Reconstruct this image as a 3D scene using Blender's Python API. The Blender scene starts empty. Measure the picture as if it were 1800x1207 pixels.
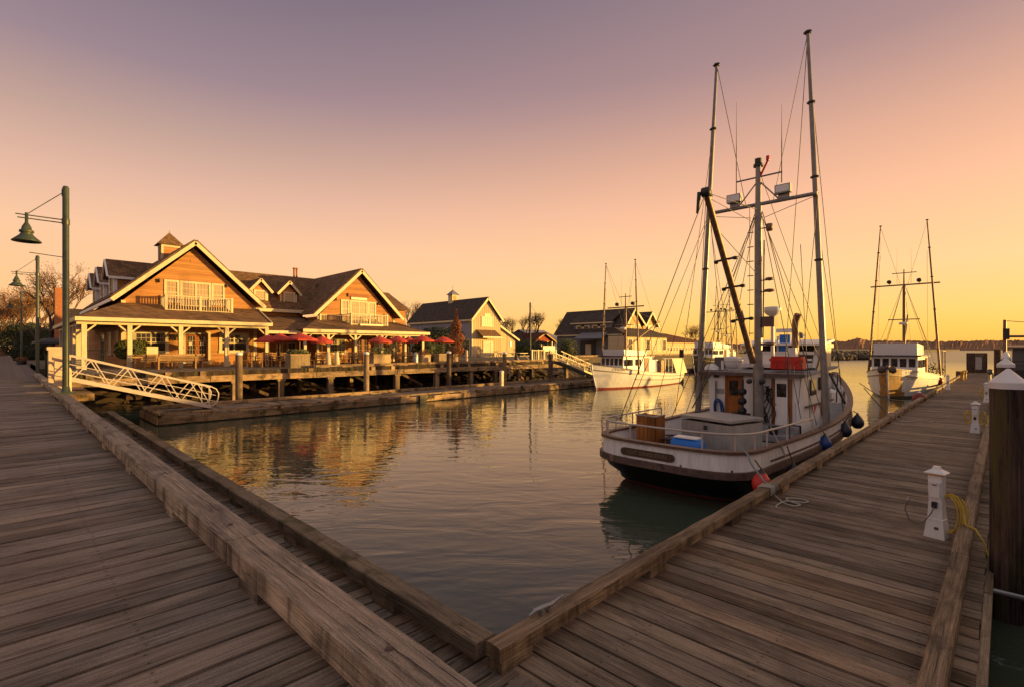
import bpy, math, random
from mathutils import Vector, Matrix, noise
R=math.radians; PI=math.pi
sc=bpy.context.scene; col=sc.collection
random.seed(7)
# ------------------------------------------------------------------ camera
HC=3.1; F=878.93; A=R(44.6415)
D=(math.cos(A),math.sin(A)); RR=(math.sin(A),-math.cos(A))
cd=bpy.data.cameras.new('camera'); cam=bpy.data.objects.new('camera',cd); col.objects.link(cam)
cam.location=(0,0,HC); cam.rotation_euler=(R(90),0,A-R(90))
cd.sensor_width=36; cd.lens=36*F/1800; cd.shift_y=8.5/1800; cd.clip_start=.05; cd.clip_end=6000
sc.camera=cam
sc.render.resolution_x=1024; sc.render.resolution_y=686
# ------------------------------------------------------------------ world, sun, exposure
SUN_AZ=R(-45); SUN_EL=R(4.0)
w=bpy.data.worlds.new('World'); sc.world=w; w.use_nodes=True
nt=w.node_tree; nt.nodes.clear()
def N(t,ty,**k):
    n=t.nodes.new(ty)
    for a,b in k.items(): setattr(n,a,b)
    return n
def ramp(t,stops,interp='LINEAR'):
    n=t.nodes.new('ShaderNodeValToRGB'); cr=n.color_ramp; cr.interpolation=interp
    while len(cr.elements)>1: cr.elements.remove(cr.elements[-1])
    cr.elements[0].position=stops[0][0]; cr.elements[0].color=(*stops[0][1],1)
    for p,c in stops[1:]:
        e=cr.elements.new(p); e.color=(*c,1)
    return n
def S(r,g,b):                      # sRGB 0-255 to linear
    f=lambda v:(v/255/12.92) if v/255<=.04045 else ((v/255+.055)/1.055)**2.4
    return (f(r),f(g),f(b))
L=nt.links.new
tc=N(nt,'ShaderNodeTexCoord'); sp=N(nt,'ShaderNodeSeparateXYZ'); L(tc.outputs['Generated'],sp.inputs[0])
cool=ramp(nt,[(0,S(240,172,108)),(.035,S(248,184,116)),(.09,S(246,190,134)),(.18,S(238,189,150)),(.26,S(216,172,150)),(.334,S(186,153,140)),(.424,S(148,126,134)),(.571,S(110,99,115)),(.68,S(112,106,116)),(.85,S(150,144,142)),(1,S(165,158,152))])
warm=ramp(nt,[(0,S(255,180,78)),(.03,S(255,194,88)),(.06,S(255,200,108)),(.135,S(252,200,140)),(.254,S(240,182,144)),(.327,S(221,167,139)),(.46,S(168,134,131)),(.6,S(138,118,126)),(.75,S(140,126,128)),(1,S(165,158,152))])
back=ramp(nt,[(0,S(160,126,124)),(.06,S(196,152,140)),(.16,S(206,170,160)),(.3,S(182,160,160)),(.5,S(158,146,150)),(1,S(165,158,152))])
L(sp.outputs[2],back.inputs[0])
L(sp.outputs[2],cool.inputs[0]); L(sp.outputs[2],warm.inputs[0])
dt=N(nt,'ShaderNodeVectorMath',operation='DOT_PRODUCT'); L(tc.outputs['Generated'],dt.inputs[0])
dt.inputs[1].default_value=(math.cos(R(-20)),math.sin(R(-20)),0)
mr=N(nt,'ShaderNodeMapRange',interpolation_type='SMOOTHSTEP'); mr.inputs[1].default_value=-.25; mr.inputs[2].default_value=1.0
L(dt.outputs['Value'],mr.inputs[0])
mx=N(nt,'ShaderNodeMixRGB'); L(mr.outputs[0],mx.inputs[0]); L(cool.outputs[0],mx.inputs[1]); L(warm.outputs[0],mx.inputs[2])
sk=N(nt,'ShaderNodeTexSky',sky_type='NISHITA'); sk.sun_disc=False; sk.sun_elevation=SUN_EL; sk.sun_rotation=R(90)-SUN_AZ
db=N(nt,'ShaderNodeVectorMath',operation='DOT_PRODUCT'); L(tc.outputs['Generated'],db.inputs[0]); db.inputs[1].default_value=(math.cos(R(215)),math.sin(R(215)),0)
mb_=N(nt,'ShaderNodeMapRange',interpolation_type='SMOOTHSTEP'); mb_.inputs[1].default_value=0.0; mb_.inputs[2].default_value=.75; L(db.outputs['Value'],mb_.inputs[0])
mx2=N(nt,'ShaderNodeMixRGB'); L(mb_.outputs[0],mx2.inputs[0]); L(mx.outputs[0],mx2.inputs[1]); L(back.outputs[0],mx2.inputs[2])
# glow of the low sun on the haze around it
dg_=N(nt,'ShaderNodeVectorMath',operation='DOT_PRODUCT'); L(tc.outputs['Generated'],dg_.inputs[0]); dg_.inputs[1].default_value=(math.cos(SUN_EL)*math.cos(SUN_AZ),math.cos(SUN_EL)*math.sin(SUN_AZ),math.sin(SUN_EL))
cl_=N(nt,'ShaderNodeClamp'); L(dg_.outputs['Value'],cl_.inputs[0])
pw_=N(nt,'ShaderNodeMath',operation='POWER'); L(cl_.outputs[0],pw_.inputs[0]); pw_.inputs[1].default_value=12
gl_=N(nt,'ShaderNodeMixRGB',blend_type='ADD'); L(pw_.outputs[0],gl_.inputs[0]); L(mx2.outputs[0],gl_.inputs[1]); gl_.inputs[2].default_value=(1.6,.95,.45,1)
bg1=N(nt,'ShaderNodeBackground'); bg1.inputs[1].default_value=.745; L(gl_.outputs[0],bg1.inputs[0])
bg2=N(nt,'ShaderNodeBackground'); bg2.inputs[1].default_value=.06; L(sk.outputs[0],bg2.inputs[0])
ms=N(nt,'ShaderNodeMixShader'); ms.inputs[0].default_value=.08; L(bg1.outputs[0],ms.inputs[1]); L(bg2.outputs[0],ms.inputs[2])
wo=N(nt,'ShaderNodeOutputWorld'); L(ms.outputs[0],wo.inputs[0])
sd=bpy.data.lights.new('sun','SUN'); sd.energy=5.0; sd.angle=R(.6); sd.color=(1,.585,.15)
so=bpy.data.objects.new('sun',sd); col.objects.link(so)
sv=Vector((math.cos(SUN_EL)*math.cos(SUN_AZ),math.cos(SUN_EL)*math.sin(SUN_AZ),math.sin(SUN_EL)))
so.rotation_euler=sv.to_track_quat('Z','Y').to_euler(); so.location=(60,-60,30)
sc.view_settings.view_transform='Standard'; sc.view_settings.look='None'; sc.view_settings.exposure=.74; sc.view_settings.gamma=1
sc.render.engine='CYCLES'
# ------------------------------------------------------------------ photo-measured positions
def GP(x,y,z):                       # ray through photo pixel to the plane at height z
    Z=F*(HC-z)/(y-612); l=(x-900)/F*Z
    return (Z*D[0]+l*RR[0],Z*D[1]+l*RR[1])
def YP(x,y,Y):                       # ray to the wall plane Y=const -> (X,z)
    l=(x-900)/F; Z=Y/(D[1]+l*RR[1]); return (Z*(D[0]+l*RR[0]),HC-(y-612)*Z/F)
def XP(x,y,X):
    l=(x-900)/F; Z=X/(D[0]+l*RR[0]); return (Z*(D[1]+l*RR[1]),HC-(y-612)*Z/F)
# ------------------------------------------------------------------ mesh builder
def wloc(o):
    v=Vector(o.location)
    while o.parent: o=o.parent; v+=Vector(o.location)
    return v
class MB:
    def __init__(s): s.v=[]; s.f=[]; s.t=[]; s.sm=[]
    def add(s,vs,fs,t=.5,sm=False):
        b=len(s.v); s.v+= [tuple(p) for p in vs]
        for f in fs: s.f.append([i+b for i in f]); s.t.append(t); s.sm.append(sm)
        return s
    def box(s,x0,x1,y0,y1,z0,z1,t=.5):
        if x0>x1:x0,x1=x1,x0
        if y0>y1:y0,y1=y1,y0
        if z0>z1:z0,z1=z1,z0
        return s.add([(x0,y0,z0),(x1,y0,z0),(x1,y1,z0),(x0,y1,z0),(x0,y0,z1),(x1,y0,z1),(x1,y1,z1),(x0,y1,z1)],
          [(0,3,2,1),(4,5,6,7),(0,1,5,4),(1,2,6,5),(2,3,7,6),(3,0,4,7)],t)
    def bar(s,p,q,w,h=None,t=.5,up=(0,0,1)):     # square bar from p to q
        h=h or w; p=Vector(p);q=Vector(q);d=(q-p).normalized(); u=Vector(up)
        if abs(d.dot(u))>.98: u=Vector((1,0,0))
        a=d.cross(u).normalized()*w/2; b=a.cross(d).normalized()*h/2
        vs=[p-a-b,p+a-b,p+a+b,p-a+b,q-a-b,q+a-b,q+a+b,q-a+b]
        return s.add(vs,[(0,1,2,3),(7,6,5,4),(0,4,5,1),(1,5,6,2),(2,6,7,3),(3,7,4,0)],t)
    def tube(s,p,q,r0,r1=None,n=8,t=.5,cap=True):
        return s.path([p,q],[r0,r0 if r1 is None else r1],n,t,cap)
    def path(s,pts,rs,n=8,t=.5,cap=True,closed=False):
        pts=[Vector(p) for p in pts]
        if not isinstance(rs,(list,tuple)): rs=[rs]*len(pts)
        vs=[];fs=[];m=len(pts); ref=None
        for i,p in enumerate(pts):
            d=(pts[(i+1)%m]-pts[i-1]) if closed else (pts[min(i+1,m-1)]-pts[max(i-1,0)])
            if d.length<1e-9: d=Vector((0,0,1))
            d.normalize()
            if ref is None: ref=Vector((0,0,1)) if abs(d.z)<.9 else Vector((1,0,0))
            a=(ref-d*ref.dot(d))
            if a.length<1e-6: a=d.orthogonal()
            a.normalize(); ref=a; b=d.cross(a)
            for k in range(n):
                th=2*PI*k/n; vs.append(p+(a*math.cos(th)+b*math.sin(th))*rs[i])
        for i in range(m if closed else m-1):
            j=(i+1)%m
            for k in range(n):
                fs.append((i*n+k,i*n+(k+1)%n,j*n+(k+1)%n,j*n+k))
        s.add(vs,fs,t,True)
        if cap and not closed:
            s.add([vs[k] for k in range(n)],[tuple(range(n))[::-1]],t); s.add([vs[(m-1)*n+k] for k in range(n)],[tuple(range(n))],t)
        return s
    def lathe(s,c,prof,n=16,t=.5,sm=True,ax='z'):
        c=Vector(c);vs=[];fs=[]
        for r,z in prof:
            for k in range(n):
                th=2*PI*k/n; p=(r*math.cos(th),r*math.sin(th),z)
                if ax=='x': p=(z,p[0],p[1])
                if ax=='y': p=(p[0],z,p[1])
                vs.append(c+Vector(p))
        for i in range(len(prof)-1):
            for k in range(n): fs.append((i*n+k,i*n+(k+1)%n,(i+1)*n+(k+1)%n,(i+1)*n+k))
        return s.add(vs,fs,t,sm)
    def poly(s,pts,t=.5): return s.add(pts,[tuple(range(len(pts)))],t)
    def slab(s,pts,th,t=.5):          # thicken polygon downward along its normal
        P=[Vector(p) for p in pts]; n=(P[1]-P[0]).cross(P[2]-P[0]).normalized()*th
        m=len(P); vs=P+[p-n for p in P]
        fs=[tuple(range(m)),tuple(range(2*m-1,m-1,-1))]+[(i,i+m,(i+1)%m+m,(i+1)%m) for i in range(m)]
        return s.add(vs,fs,t)
    def build(s,name,mat,parent=None):
        me=bpy.data.meshes.new(name)
        o0=wloc(parent) if parent else Vector((0,0,0))
        me.from_pydata([(a-o0.x,b-o0.y,c-o0.z) for a,b,c in s.v],[],s.f)
        at=me.attributes.new('tone','FLOAT','FACE'); at.data.foreach_set('value',s.t)
        me.polygons.foreach_set('use_smooth',s.sm)
        me.materials.append(mat); me.update()
        o=bpy.data.objects.new(name,me); col.objects.link(o)
        if parent: o.parent=parent
        return o
def tag(o,label=None,cat=None,group=None,kind=None):
    if label: o['label']=label
    if cat: o['category']=cat
    if group: o['group']=group
    if kind: o['kind']=kind
    return o
def thing(name,label,cat,loc=(0,0,0),group=None):
    o=bpy.data.objects.new(name,None); col.objects.link(o); o.location=loc; o.empty_display_size=.2
    return tag(o,label,cat,group)
def struct(name,mb,mat): return tag(mb.build(name,mat),kind='structure')
KIDS={}
def kids(o): return [c for c in bpy.data.objects if c.parent==o]
def copy_tree(o,loc,rz=0,label=None,group=None,sc_=None):
    def cp(o,par):
        c=o.copy(); col.objects.link(c); c.parent=par
        for ch in kids(o): cp(ch,c)
        return c
    c=cp(o,None); c.location=loc; c.rotation_euler=(0,0,rz)
    if sc_: c.scale=(sc_,sc_,sc_)
    if label: c['label']=label
    if group: c['group']=group
    return c
def text(s,size,mat,parent,name='lettering',mtx=None,ext=.004,shear=0,sx=1):
    cu=bpy.data.curves.new(name,'FONT'); cu.body=s; cu.size=size; cu.extrude=ext; cu.align_x='CENTER'; cu.align_y='CENTER'; cu.shear=shear
    t=bpy.data.objects.new(name,cu); col.objects.link(t)
    dg=bpy.context.evaluated_depsgraph_get(); me=bpy.data.meshes.new_from_object(t.evaluated_get(dg))
    bpy.data.objects.remove(t)
    o0=wloc(parent) if parent else Vector((0,0,0))
    me.transform(Matrix.Translation(-o0)@mtx@Matrix.Diagonal((sx,1,1,1)))
    me.materials.clear(); me.materials.append(mat)
    o=bpy.data.objects.new(name,me); col.objects.link(o); o.parent=parent
    return o
# ------------------------------------------------------------------ materials
def newmat(name):
    m=bpy.data.materials.new(name); m.use_nodes=True; t=m.node_tree; b=t.nodes['Principled BSDF']; return m,t,b
def mult(t,a,b,fac=1.0):
    n=t.nodes.new('ShaderNodeMixRGB'); n.blend_type='MULTIPLY'; n.inputs[0].default_value=fac
    t.links.new(a,n.inputs[1]); t.links.new(b,n.inputs[2]); return n.outputs[0]
def noise_n(t,vec,scale,detail=4,rough=.55,dist=0):
    n=t.nodes.new('ShaderNodeTexNoise'); n.inputs['Scale'].default_value=scale; n.inputs['Detail'].default_value=detail
    n.inputs['Roughness'].default_value=rough; n.inputs['Distortion'].default_value=dist
    if vec: t.links.new(vec,n.inputs['Vector'])
    return n
def mapping(t,src,scale,off=None):
    m=t.nodes.new('ShaderNodeMapping'); m.inputs['Scale'].default_value=scale; t.links.new(src,m.inputs['Vector'])
    if off: t.links.new(off,m.inputs['Location'])
    return m.outputs[0]
def bumpn(t,b,h,strength,dist=.02,prev=None):
    n=t.nodes.new('ShaderNodeBump'); n.inputs['Strength'].default_value=strength; n.inputs['Distance'].default_value=dist
    t.links.new(h,n.inputs['Height'])
    if prev: t.links.new(prev,n.inputs['Normal'])
    t.links.new(n.outputs[0],b.inputs['Normal']); return n.outputs[0]
def wood(name,dark,light,axis='y',rough=.8,grain=1.0,stain=.55,tonevar=.7,crack=.5,moss=None,bump=.5,nails=None,side=False):
    m,t,b=newmat(name); l=t.links.new
    g=t.nodes.new('ShaderNodeNewGeometry'); pos=g.outputs['Position']
    at=t.nodes.new('ShaderNodeAttribute'); at.attribute_name='tone'
    cmb=t.nodes.new('ShaderNodeCombineXYZ')
    mm=t.nodes.new('ShaderNodeMath'); mm.operation='MULTIPLY'; mm.inputs[1].default_value=37.0; l(at.outputs['Fac'],mm.inputs[0])
    for i in range(3): l(mm.outputs[0],cmb.inputs[i])
    ai='xyz'.index(axis)
    s1=[55*grain]*3; s1[ai]=1.1*grain; s2=[190*grain]*3; s2[ai]=4*grain
    v1=mapping(t,pos,s1,cmb.outputs[0]); v2=mapping(t,pos,s2,cmb.outputs[0])
    n1=noise_n(t,v1,1,6,.65,.0); v5=mapping(t,pos,(160,160,160)); n5=noise_n(t,v5,1,2,.5); n2=noise_n(t,v2,1,3,.6)
    s3=[4.5]*3; s3[ai]=1.3
    n3=noise_n(t,mapping(t,pos,s3,cmb.outputs[0]),1,6,.62,.6)
    # base by tone
    tr=ramp(t,[(0,tuple(c*(1-.45*tonevar) for c in dark)),(.5,tuple((a+c)/2 for a,c in zip(dark,light))),(1,light)])
    mt=t.nodes.new('ShaderNodeMath'); mt.operation='ADD'; l(at.outputs['Fac'],mt.inputs[0])
    ms_=t.nodes.new('ShaderNodeMath'); ms_.operation='MULTIPLY_ADD'; l(n1.outputs[0],ms_.inputs[0]); ms_.inputs[1].default_value=1.7; ms_.inputs[2].default_value=-.85
    l(ms_.outputs[0],mt.inputs[1]); l(mt.outputs[0],tr.inputs[0])
    st=ramp(t,[(.30,(1-stain,)*3),(.52,(1,1,1)),(.75,(1.12,1.1,1.08))]); l(n3.outputs[0],st.inputs[0])
    c=mult(t,tr.outputs[0],st.outputs[0])
    fr=ramp(t,[(.25,(.55,.53,.52)),(.6,(1.12,1.12,1.12))]); l(n2.outputs[0],fr.inputs[0]); c=mult(t,c,fr.outputs[0]); f5=ramp(t,[(.3,(.66,.65,.65)),(.65,(1.18,1.18,1.17))]); l(n5.outputs[0],f5.inputs[0]); c=mult(t,c,f5.outputs[0])
    s4=[16*grain]*3; s4[ai]=.5*grain
    n4=noise_n(t,mapping(t,pos,s4,cmb.outputs[0]),1,2,.5,.15)
    ck=ramp(t,[(.486,(1,1,1)),(.497,(1-crack,)*3),(.508,(1,1,1))]); l(n4.outputs[0],ck.inputs[0])
    gate=noise_n(t,mapping(t,pos,(1.3,1.3,1.3),cmb.outputs[0]),1,2); gr=ramp(t,[(.5,(0,0,0)),(.6,(1,1,1))]); l(gate.outputs[0],gr.inputs[0])
    mk=t.nodes.new('ShaderNodeMixRGB'); mk.inputs[1].default_value=(1,1,1,1); l(gr.outputs[0],mk.inputs[0]); l(ck.outputs[0],mk.inputs[2])
    c=mult(t,c,mk.outputs[0])
    n7=noise_n(t,mapping(t,pos,(.55,.55,.55)),1,5,.62,.4); r7=ramp(t,[(.32,(.62,.60,.60)),(.5,(.98,.98,.98)),(.7,(1.14,1.12,1.10))]); l(n7.outputs[0],r7.inputs[0]); c=mult(t,c,r7.outputs[0])
    # knots
    vk=t.nodes.new('ShaderNodeTexVoronoi'); vk.inputs['Scale'].default_value=1; sk_=[5.5]*3; sk_[ai]=1.7; l(mapping(t,pos,sk_,cmb.outputs[0]),vk.inputs['Vector'])
    kr=ramp(t,[(.0,(.30,.27,.26)),(.055,(.40,.36,.34)),(.10,(.85,.82,.8)),(.15,(1,1,1))]); l(vk.outputs['Distance'],kr.inputs[0]); c=mult(t,c,kr.outputs[0],.75)
    # warm / grey variation from board to board
    wn=t.nodes.new('ShaderNodeTexWhiteNoise'); wn.noise_dimensions='1D'; l(mm.outputs[0],wn.inputs['W'])
    hr=ramp(t,[(.0,(.90,.91,.93)),(.5,(1,1,1)),(.9,(1.04,1.0,.95)),(1,(1.12,.99,.88))]); l(wn.outputs[0],hr.inputs[0]); c=mult(t,c,hr.outputs[0])
    if nails:
        a0,pitch=nails; sx=t.nodes.new('ShaderNodeSeparateXYZ'); l(pos,sx.inputs[0]); across=sx.outputs[1 if axis=='x' else 0]; along=sx.outputs[0 if axis=='x' else 1]
        def mth(op,*v):
            n=t.nodes.new('ShaderNodeMath'); n.operation=op
            for i_,q in enumerate(v):
                if isinstance(q,(int,float)): n.inputs[i_].default_value=q
                else: l(q,n.inputs[i_])
            return n.outputs[0]
        u=mth('MODULO',mth('ADD',across,-a0+pitch*200),pitch)
        du=mth('MINIMUM',mth('ABSOLUTE',mth('ADD',u,-pitch*.22)),mth('ABSOLUTE',mth('ADD',u,-pitch*.70)))
        wob=mth('MULTIPLY',wn.outputs[0],.03)
        v=mth('MODULO',mth('ADD',mth('ADD',along,wob),100),.91); dv=mth('ABSOLUTE',mth('ADD',v,-.45))
        dd=mth('SQRT',mth('ADD',mth('POWER',du,2),mth('POWER',dv,2)))
        nr=ramp(t,[(.0,(.2,.18,.18)),(.005,(.28,.25,.25)),(.008,(.75,.72,.70)),(.02,(1,1,1))]); l(dd,nr.inputs[0]); c=mult(t,c,nr.outputs[0])
    if side:  # side light put into the colour: lighter vertical faces, plus stain streaks
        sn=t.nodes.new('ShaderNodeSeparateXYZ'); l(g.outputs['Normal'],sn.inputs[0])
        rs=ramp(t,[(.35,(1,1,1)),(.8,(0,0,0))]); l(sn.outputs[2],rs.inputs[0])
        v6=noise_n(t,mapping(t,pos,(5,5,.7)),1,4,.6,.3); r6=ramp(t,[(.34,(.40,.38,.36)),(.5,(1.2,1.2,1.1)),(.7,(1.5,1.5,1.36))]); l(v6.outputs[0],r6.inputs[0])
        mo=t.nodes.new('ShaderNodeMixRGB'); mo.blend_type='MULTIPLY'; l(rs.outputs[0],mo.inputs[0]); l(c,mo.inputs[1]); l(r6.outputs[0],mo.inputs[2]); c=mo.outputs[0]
    if moss:
        nm=noise_n(t,mapping(t,pos,(6,6,.8) if axis=='z' else (1.7,1.7,1.7)),1,5,.65); rm=ramp(t,[(.52,(0,0,0)),(.66,(1,1,1))]); l(nm.outputs[0],rm.inputs[0])
        mo=t.nodes.new('ShaderNodeMixRGB'); l(rm.outputs[0],mo.inputs[0]); l(c,mo.inputs[1]); mo.inputs[2].default_value=(*moss,1); c=mo.outputs[0]
    l(c,b.inputs['Base Color']); b.inputs['Roughness'].default_value=rough; b.inputs['Specular IOR Level'].default_value=.25
    p=bumpn(t,b,n1.outputs[0],bump,.012); p=bumpn(t,b,n2.outputs[0],bump*.6,.004,p); bumpn(t,b,mk.outputs[0],.8,.008,p)
    return m
def plain(name,c,rough=.5,metal=0,var=.15,nscale=3,bump=0,spec=.5,streak=0,rust=None):
    m,t,b=newmat(name); l=t.links.new
    g=t.nodes.new('ShaderNodeNewGeometry')
    n=noise_n(t,mapping(t,g.outputs['Position'],(nscale,)*3),1,5,.6)
    r=ramp(t,[(.3,tuple(x*(1-var) for x in c)),(.7,tuple(min(1,x*(1+var*.5)) for x in c))]); l(n.outputs[0],r.inputs[0]); co=r.outputs[0]
    if streak:
        ns=noise_n(t,mapping(t,g.outputs['Position'],(14,14,.8)),1,4,.6); rs=ramp(t,[(.35,(1-streak,1-streak,1-streak*1.15)),(.6,(1,1,1))]); l(ns.outputs[0],rs.inputs[0]); co=mult(t,co,rs.outputs[0])
    if rust:
        nr=noise_n(t,mapping(t,g.outputs['Position'],(6,6,2.5)),1,6,.7); rr=ramp(t,[(.58,(0,0,0)),(.68,(1,1,1))]); l(nr.outputs[0],rr.inputs[0])
        mo=t.nodes.new('ShaderNodeMixRGB'); l(rr.outputs[0],mo.inputs[0]); l(co,mo.inputs[1]); mo.inputs[2].default_value=(*rust,1); co=mo.outputs[0]
    l(co,b.inputs['Base Color']); b.inputs['Roughness'].default_value=rough; b.inputs['Metallic'].default_value=metal; b.inputs['Specular IOR Level'].default_value=spec
    if bump: bumpn(t,b,n.outputs[0],bump,.02)
    return m
def siding(name,c,pitch=.13,axis='z',var=.3,bump=.7,rough=.75):   # lapped boards / battens, colour per board
    m,t,b=newmat(name); l=t.links.new
    g=t.nodes.new('ShaderNodeNewGeometry'); sx=t.nodes.new('ShaderNodeSeparateXYZ'); l(g.outputs['Position'],sx.inputs[0])
    src=sx.outputs['xyz'.index(axis)] if axis!='h' else None
    if axis=='h':
        ad=t.nodes.new('ShaderNodeMath'); ad.operation='ADD'; l(sx.outputs[0],ad.inputs[0]); l(sx.outputs[1],ad.inputs[1]); src=ad.outputs[0]
    dv=t.nodes.new('ShaderNodeMath'); dv.operation='DIVIDE'; dv.inputs[1].default_value=pitch; l(src,dv.inputs[0])
    fl=t.nodes.new('ShaderNodeMath'); fl.operation='FLOOR'; l(dv.outputs[0],fl.inputs[0])
    fc=t.nodes.new('ShaderNodeMath'); fc.operation='FRACT'; l(dv.outputs[0],fc.inputs[0])
    wn=t.nodes.new('ShaderNodeTexWhiteNoise'); wn.noise_dimensions='1D'; l(fl.outputs[0],wn.inputs['W'])
    sc3=(.7,.7,9) if axis=='z' else (9,9,.7)
    n=noise_n(t,mapping(t,g.outputs['Position'],sc3),1,5,.6)
    ad2=t.nodes.new('ShaderNodeMath'); ad2.operation='MULTIPLY_ADD'; l(wn.outputs[0],ad2.inputs[0]); ad2.inputs[1].default_value=.5; l(n.outputs[0],ad2.inputs[2])
    r=ramp(t,[(.35,tuple(x*(1-var) for x in c)),(1.0,tuple(x*(1+var*.6) for x in c))]); l(ad2.outputs[0],r.inputs[0])
    gp=ramp(t,[(0,(.45,.42,.4)),(.10,(1,1,1)),(1,(1,1,1))]); l(fc.outputs[0],gp.inputs[0])
    co=mult(t,r.outputs[0],gp.outputs[0],.8)
    l(co,b.inputs['Base Color']); b.inputs['Roughness'].default_value=rough; b.inputs['Specular IOR Level'].default_value=.3
    p=bumpn(t,b,fc.outputs[0],bump,pitch*.25); bumpn(t,b,n.outputs[0],.3,.01,p)
    return m
def shingle(name,c):
    m,t,b=newmat(name); l=t.links.new
    g=t.nodes.new('ShaderNodeNewGeometry')
    sx=t.nodes.new('ShaderNodeSeparateXYZ'); l(g.outputs['Position'],sx.inputs[0])
    ad=t.nodes.new('ShaderNodeMath'); ad.operation='ADD'; l(sx.outputs[0],ad.inputs[0]); l(sx.outputs[1],ad.inputs[1])
    cb=t.nodes.new('ShaderNodeCombineXYZ'); l(ad.outputs[0],cb.inputs[0]); l(sx.outputs[2],cb.inputs[1])
    br=t.nodes.new('ShaderNodeTexBrick'); l(cb.outputs[0],br.inputs['Vector']); br.inputs['Scale'].default_value=1
    br.inputs['Brick Width'].default_value=.22; br.inputs['Row Height'].default_value=.11; br.inputs['Mortar Size'].default_value=.012; br.inputs['Mortar Smooth'].default_value=.3
    br.inputs['Color1'].default_value=(*[x*.65 for x in c],1); br.inputs['Color2'].default_value=(*[x*1.35 for x in c],1); br.inputs['Mortar'].default_value=(*[x*.35 for x in c],1); br.inputs['Bias'].default_value=0
    n=noise_n(t,mapping(t,g.outputs['Position'],(1.2,)*3),1,6,.7); r=ramp(t,[(.3,(.7,.66,.6)),(.7,(1.25,1.1,1.0))]); l(n.outputs[0],r.inputs[0])
    l(mult(t,br.outputs[0],r.outputs[0]),b.inputs['Base Color']); b.inputs['Roughness'].default_value=.9; b.inputs['Specular IOR Level'].default_value=.2
    bumpn(t,b,br.outputs['Fac'],-.8,.03)
    return m
def glassy(name,c=(.02,.018,.016),rough=.06):
    m,t,b=newmat(name); b.inputs['Base Color'].default_value=(*c,1); b.inputs['Roughness'].default_value=rough; b.inputs['IOR'].default_value=1.5
    g=t.nodes.new('ShaderNodeNewGeometry'); n=noise_n(t,mapping(t,g.outputs['Position'],(1.1,)*3),1,2); bumpn(t,b,n.outputs[0],.05,.02)
    n2=noise_n(t,mapping(t,g.outputs['Position'],(5,5,5)),1,3); r=ramp(t,[(.4,c),(.75,tuple(min(1,x*4+.01) for x in c))]); t.links.new(n2.outputs[0],r.inputs[0]); t.links.new(r.outputs[0],b.inputs['Base Color'])
    return m
M={}
M['deckL']=wood('boardwalk_planks',(.105,.082,.068),(.41,.33,.27),'x',stain=.5,nails=(-6,.208))
M['deckR']=wood('dock_planks',(.105,.078,.057),(.42,.32,.235),'y',stain=.5,nails=(2.72,.222))
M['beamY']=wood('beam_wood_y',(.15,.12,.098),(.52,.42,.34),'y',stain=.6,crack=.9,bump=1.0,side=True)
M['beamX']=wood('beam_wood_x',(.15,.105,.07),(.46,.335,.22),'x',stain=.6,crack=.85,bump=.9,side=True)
M['beamM']=wood('mossy_beam',(.11,.082,.055),(.32,.24,.165),'y',stain=.6,crack=.8,moss=(.06,.05,.015),bump=.8)
M['pierX']=wood('pier_timber',(.20,.14,.085),(.52,.36,.21),'x',stain=.6,moss=(.035,.028,.012))
M['pierZ']=wood('pile_timber',(.16,.115,.075),(.38,.27,.17),'z',stain=.6)
M['creo']=wood('creosote_pile',(.035,.022,.018),(.22,.135,.10),'z',stain=.8,moss=(.085,.075,.026),grain=.6,bump=.9)
M['bench']=wood('bench_wood',(.25,.15,.07),(.45,.30,.15),'x',stain=.3)
M['cream']=plain('cream_paint',(.66,.55,.34),.55,var=.12,streak=.10)
M['white']=plain('white_paint',(.80,.79,.78),.4,var=.05,nscale=2,streak=.05)
M['hullwhite']=plain('white_hull',(.80,.79,.79),.38,var=.12,nscale=1.8,streak=.2)
M['pinkstone']=plain('pillar_stucco',(.55,.42,.30),.8,var=.2,nscale=5,bump=.3)
M['alu']=plain('painted_aluminium',(.50,.43,.38),.45,var=.1,spec=.5)
M['green']=plain('green_lamp_paint',(.045,.065,.042),.4,var=.35,nscale=4,rust=(.10,.07,.03))
M['cedar']=siding('cedar_siding',(.44,.21,.072),.14)
M['cedarp']=siding('cedar_panel',(.42,.19,.08),.30)
M['bluegrey']=siding('grey_blue_board_siding',(.32,.33,.38),.30,'h',var=.12)
M['yellowb']=siding('pale_batten_siding',(.62,.50,.29),.42,'h',var=.12)
M['greyside']=siding('grey_lap_siding',(.20,.205,.235),.16,'z',var=.12)
M['ochre']=siding('ochre_siding',(.62,.40,.17),.16,'z',var=.15)
M['cream_s']=siding('cream_siding',(.62,.50,.30),.16,'z',var=.1)
M['reds']=siding('red_siding',(.35,.07,.035),.2,'h',var=.2)
M['roof']=shingle('cedar_shingles',(.20,.125,.07))
M['roofd']=shingle('dark_shingles',(.085,.072,.066))
M['roofr']=shingle('reddish_shingles',(.14,.06,.04))
M['metalroof']=plain('metal_roof',(.25,.25,.28),.4,.3)
M['glass']=glassy('window_glass')
M['glassw']=plain('pale_warm_glass',(.40,.29,.18),.42,var=.2,nscale=1.2,spec=.35)  # pale warm pane colour, softly mottled
M['door']=wood('varnished_door',(.20,.075,.02),(.42,.17,.045),'z',rough=.35,grain=.8,stain=.25,crack=.2,tonevar=.2,bump=.15)
M['brown']=plain('brown_trim_paint',(.13,.075,.05),.5,var=.35,nscale=8)
M['rub']=plain('worn_rub_strake',(.12,.075,.06),.6,var=.6,nscale=7,rust=(.28,.16,.11))
M['black']=plain('black_hull_paint',(.010,.010,.011),.28,var=.3,nscale=3)
M['antifoul']=plain('red_antifouling',(.36,.06,.04),.6,var=.4,nscale=6)
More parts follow.
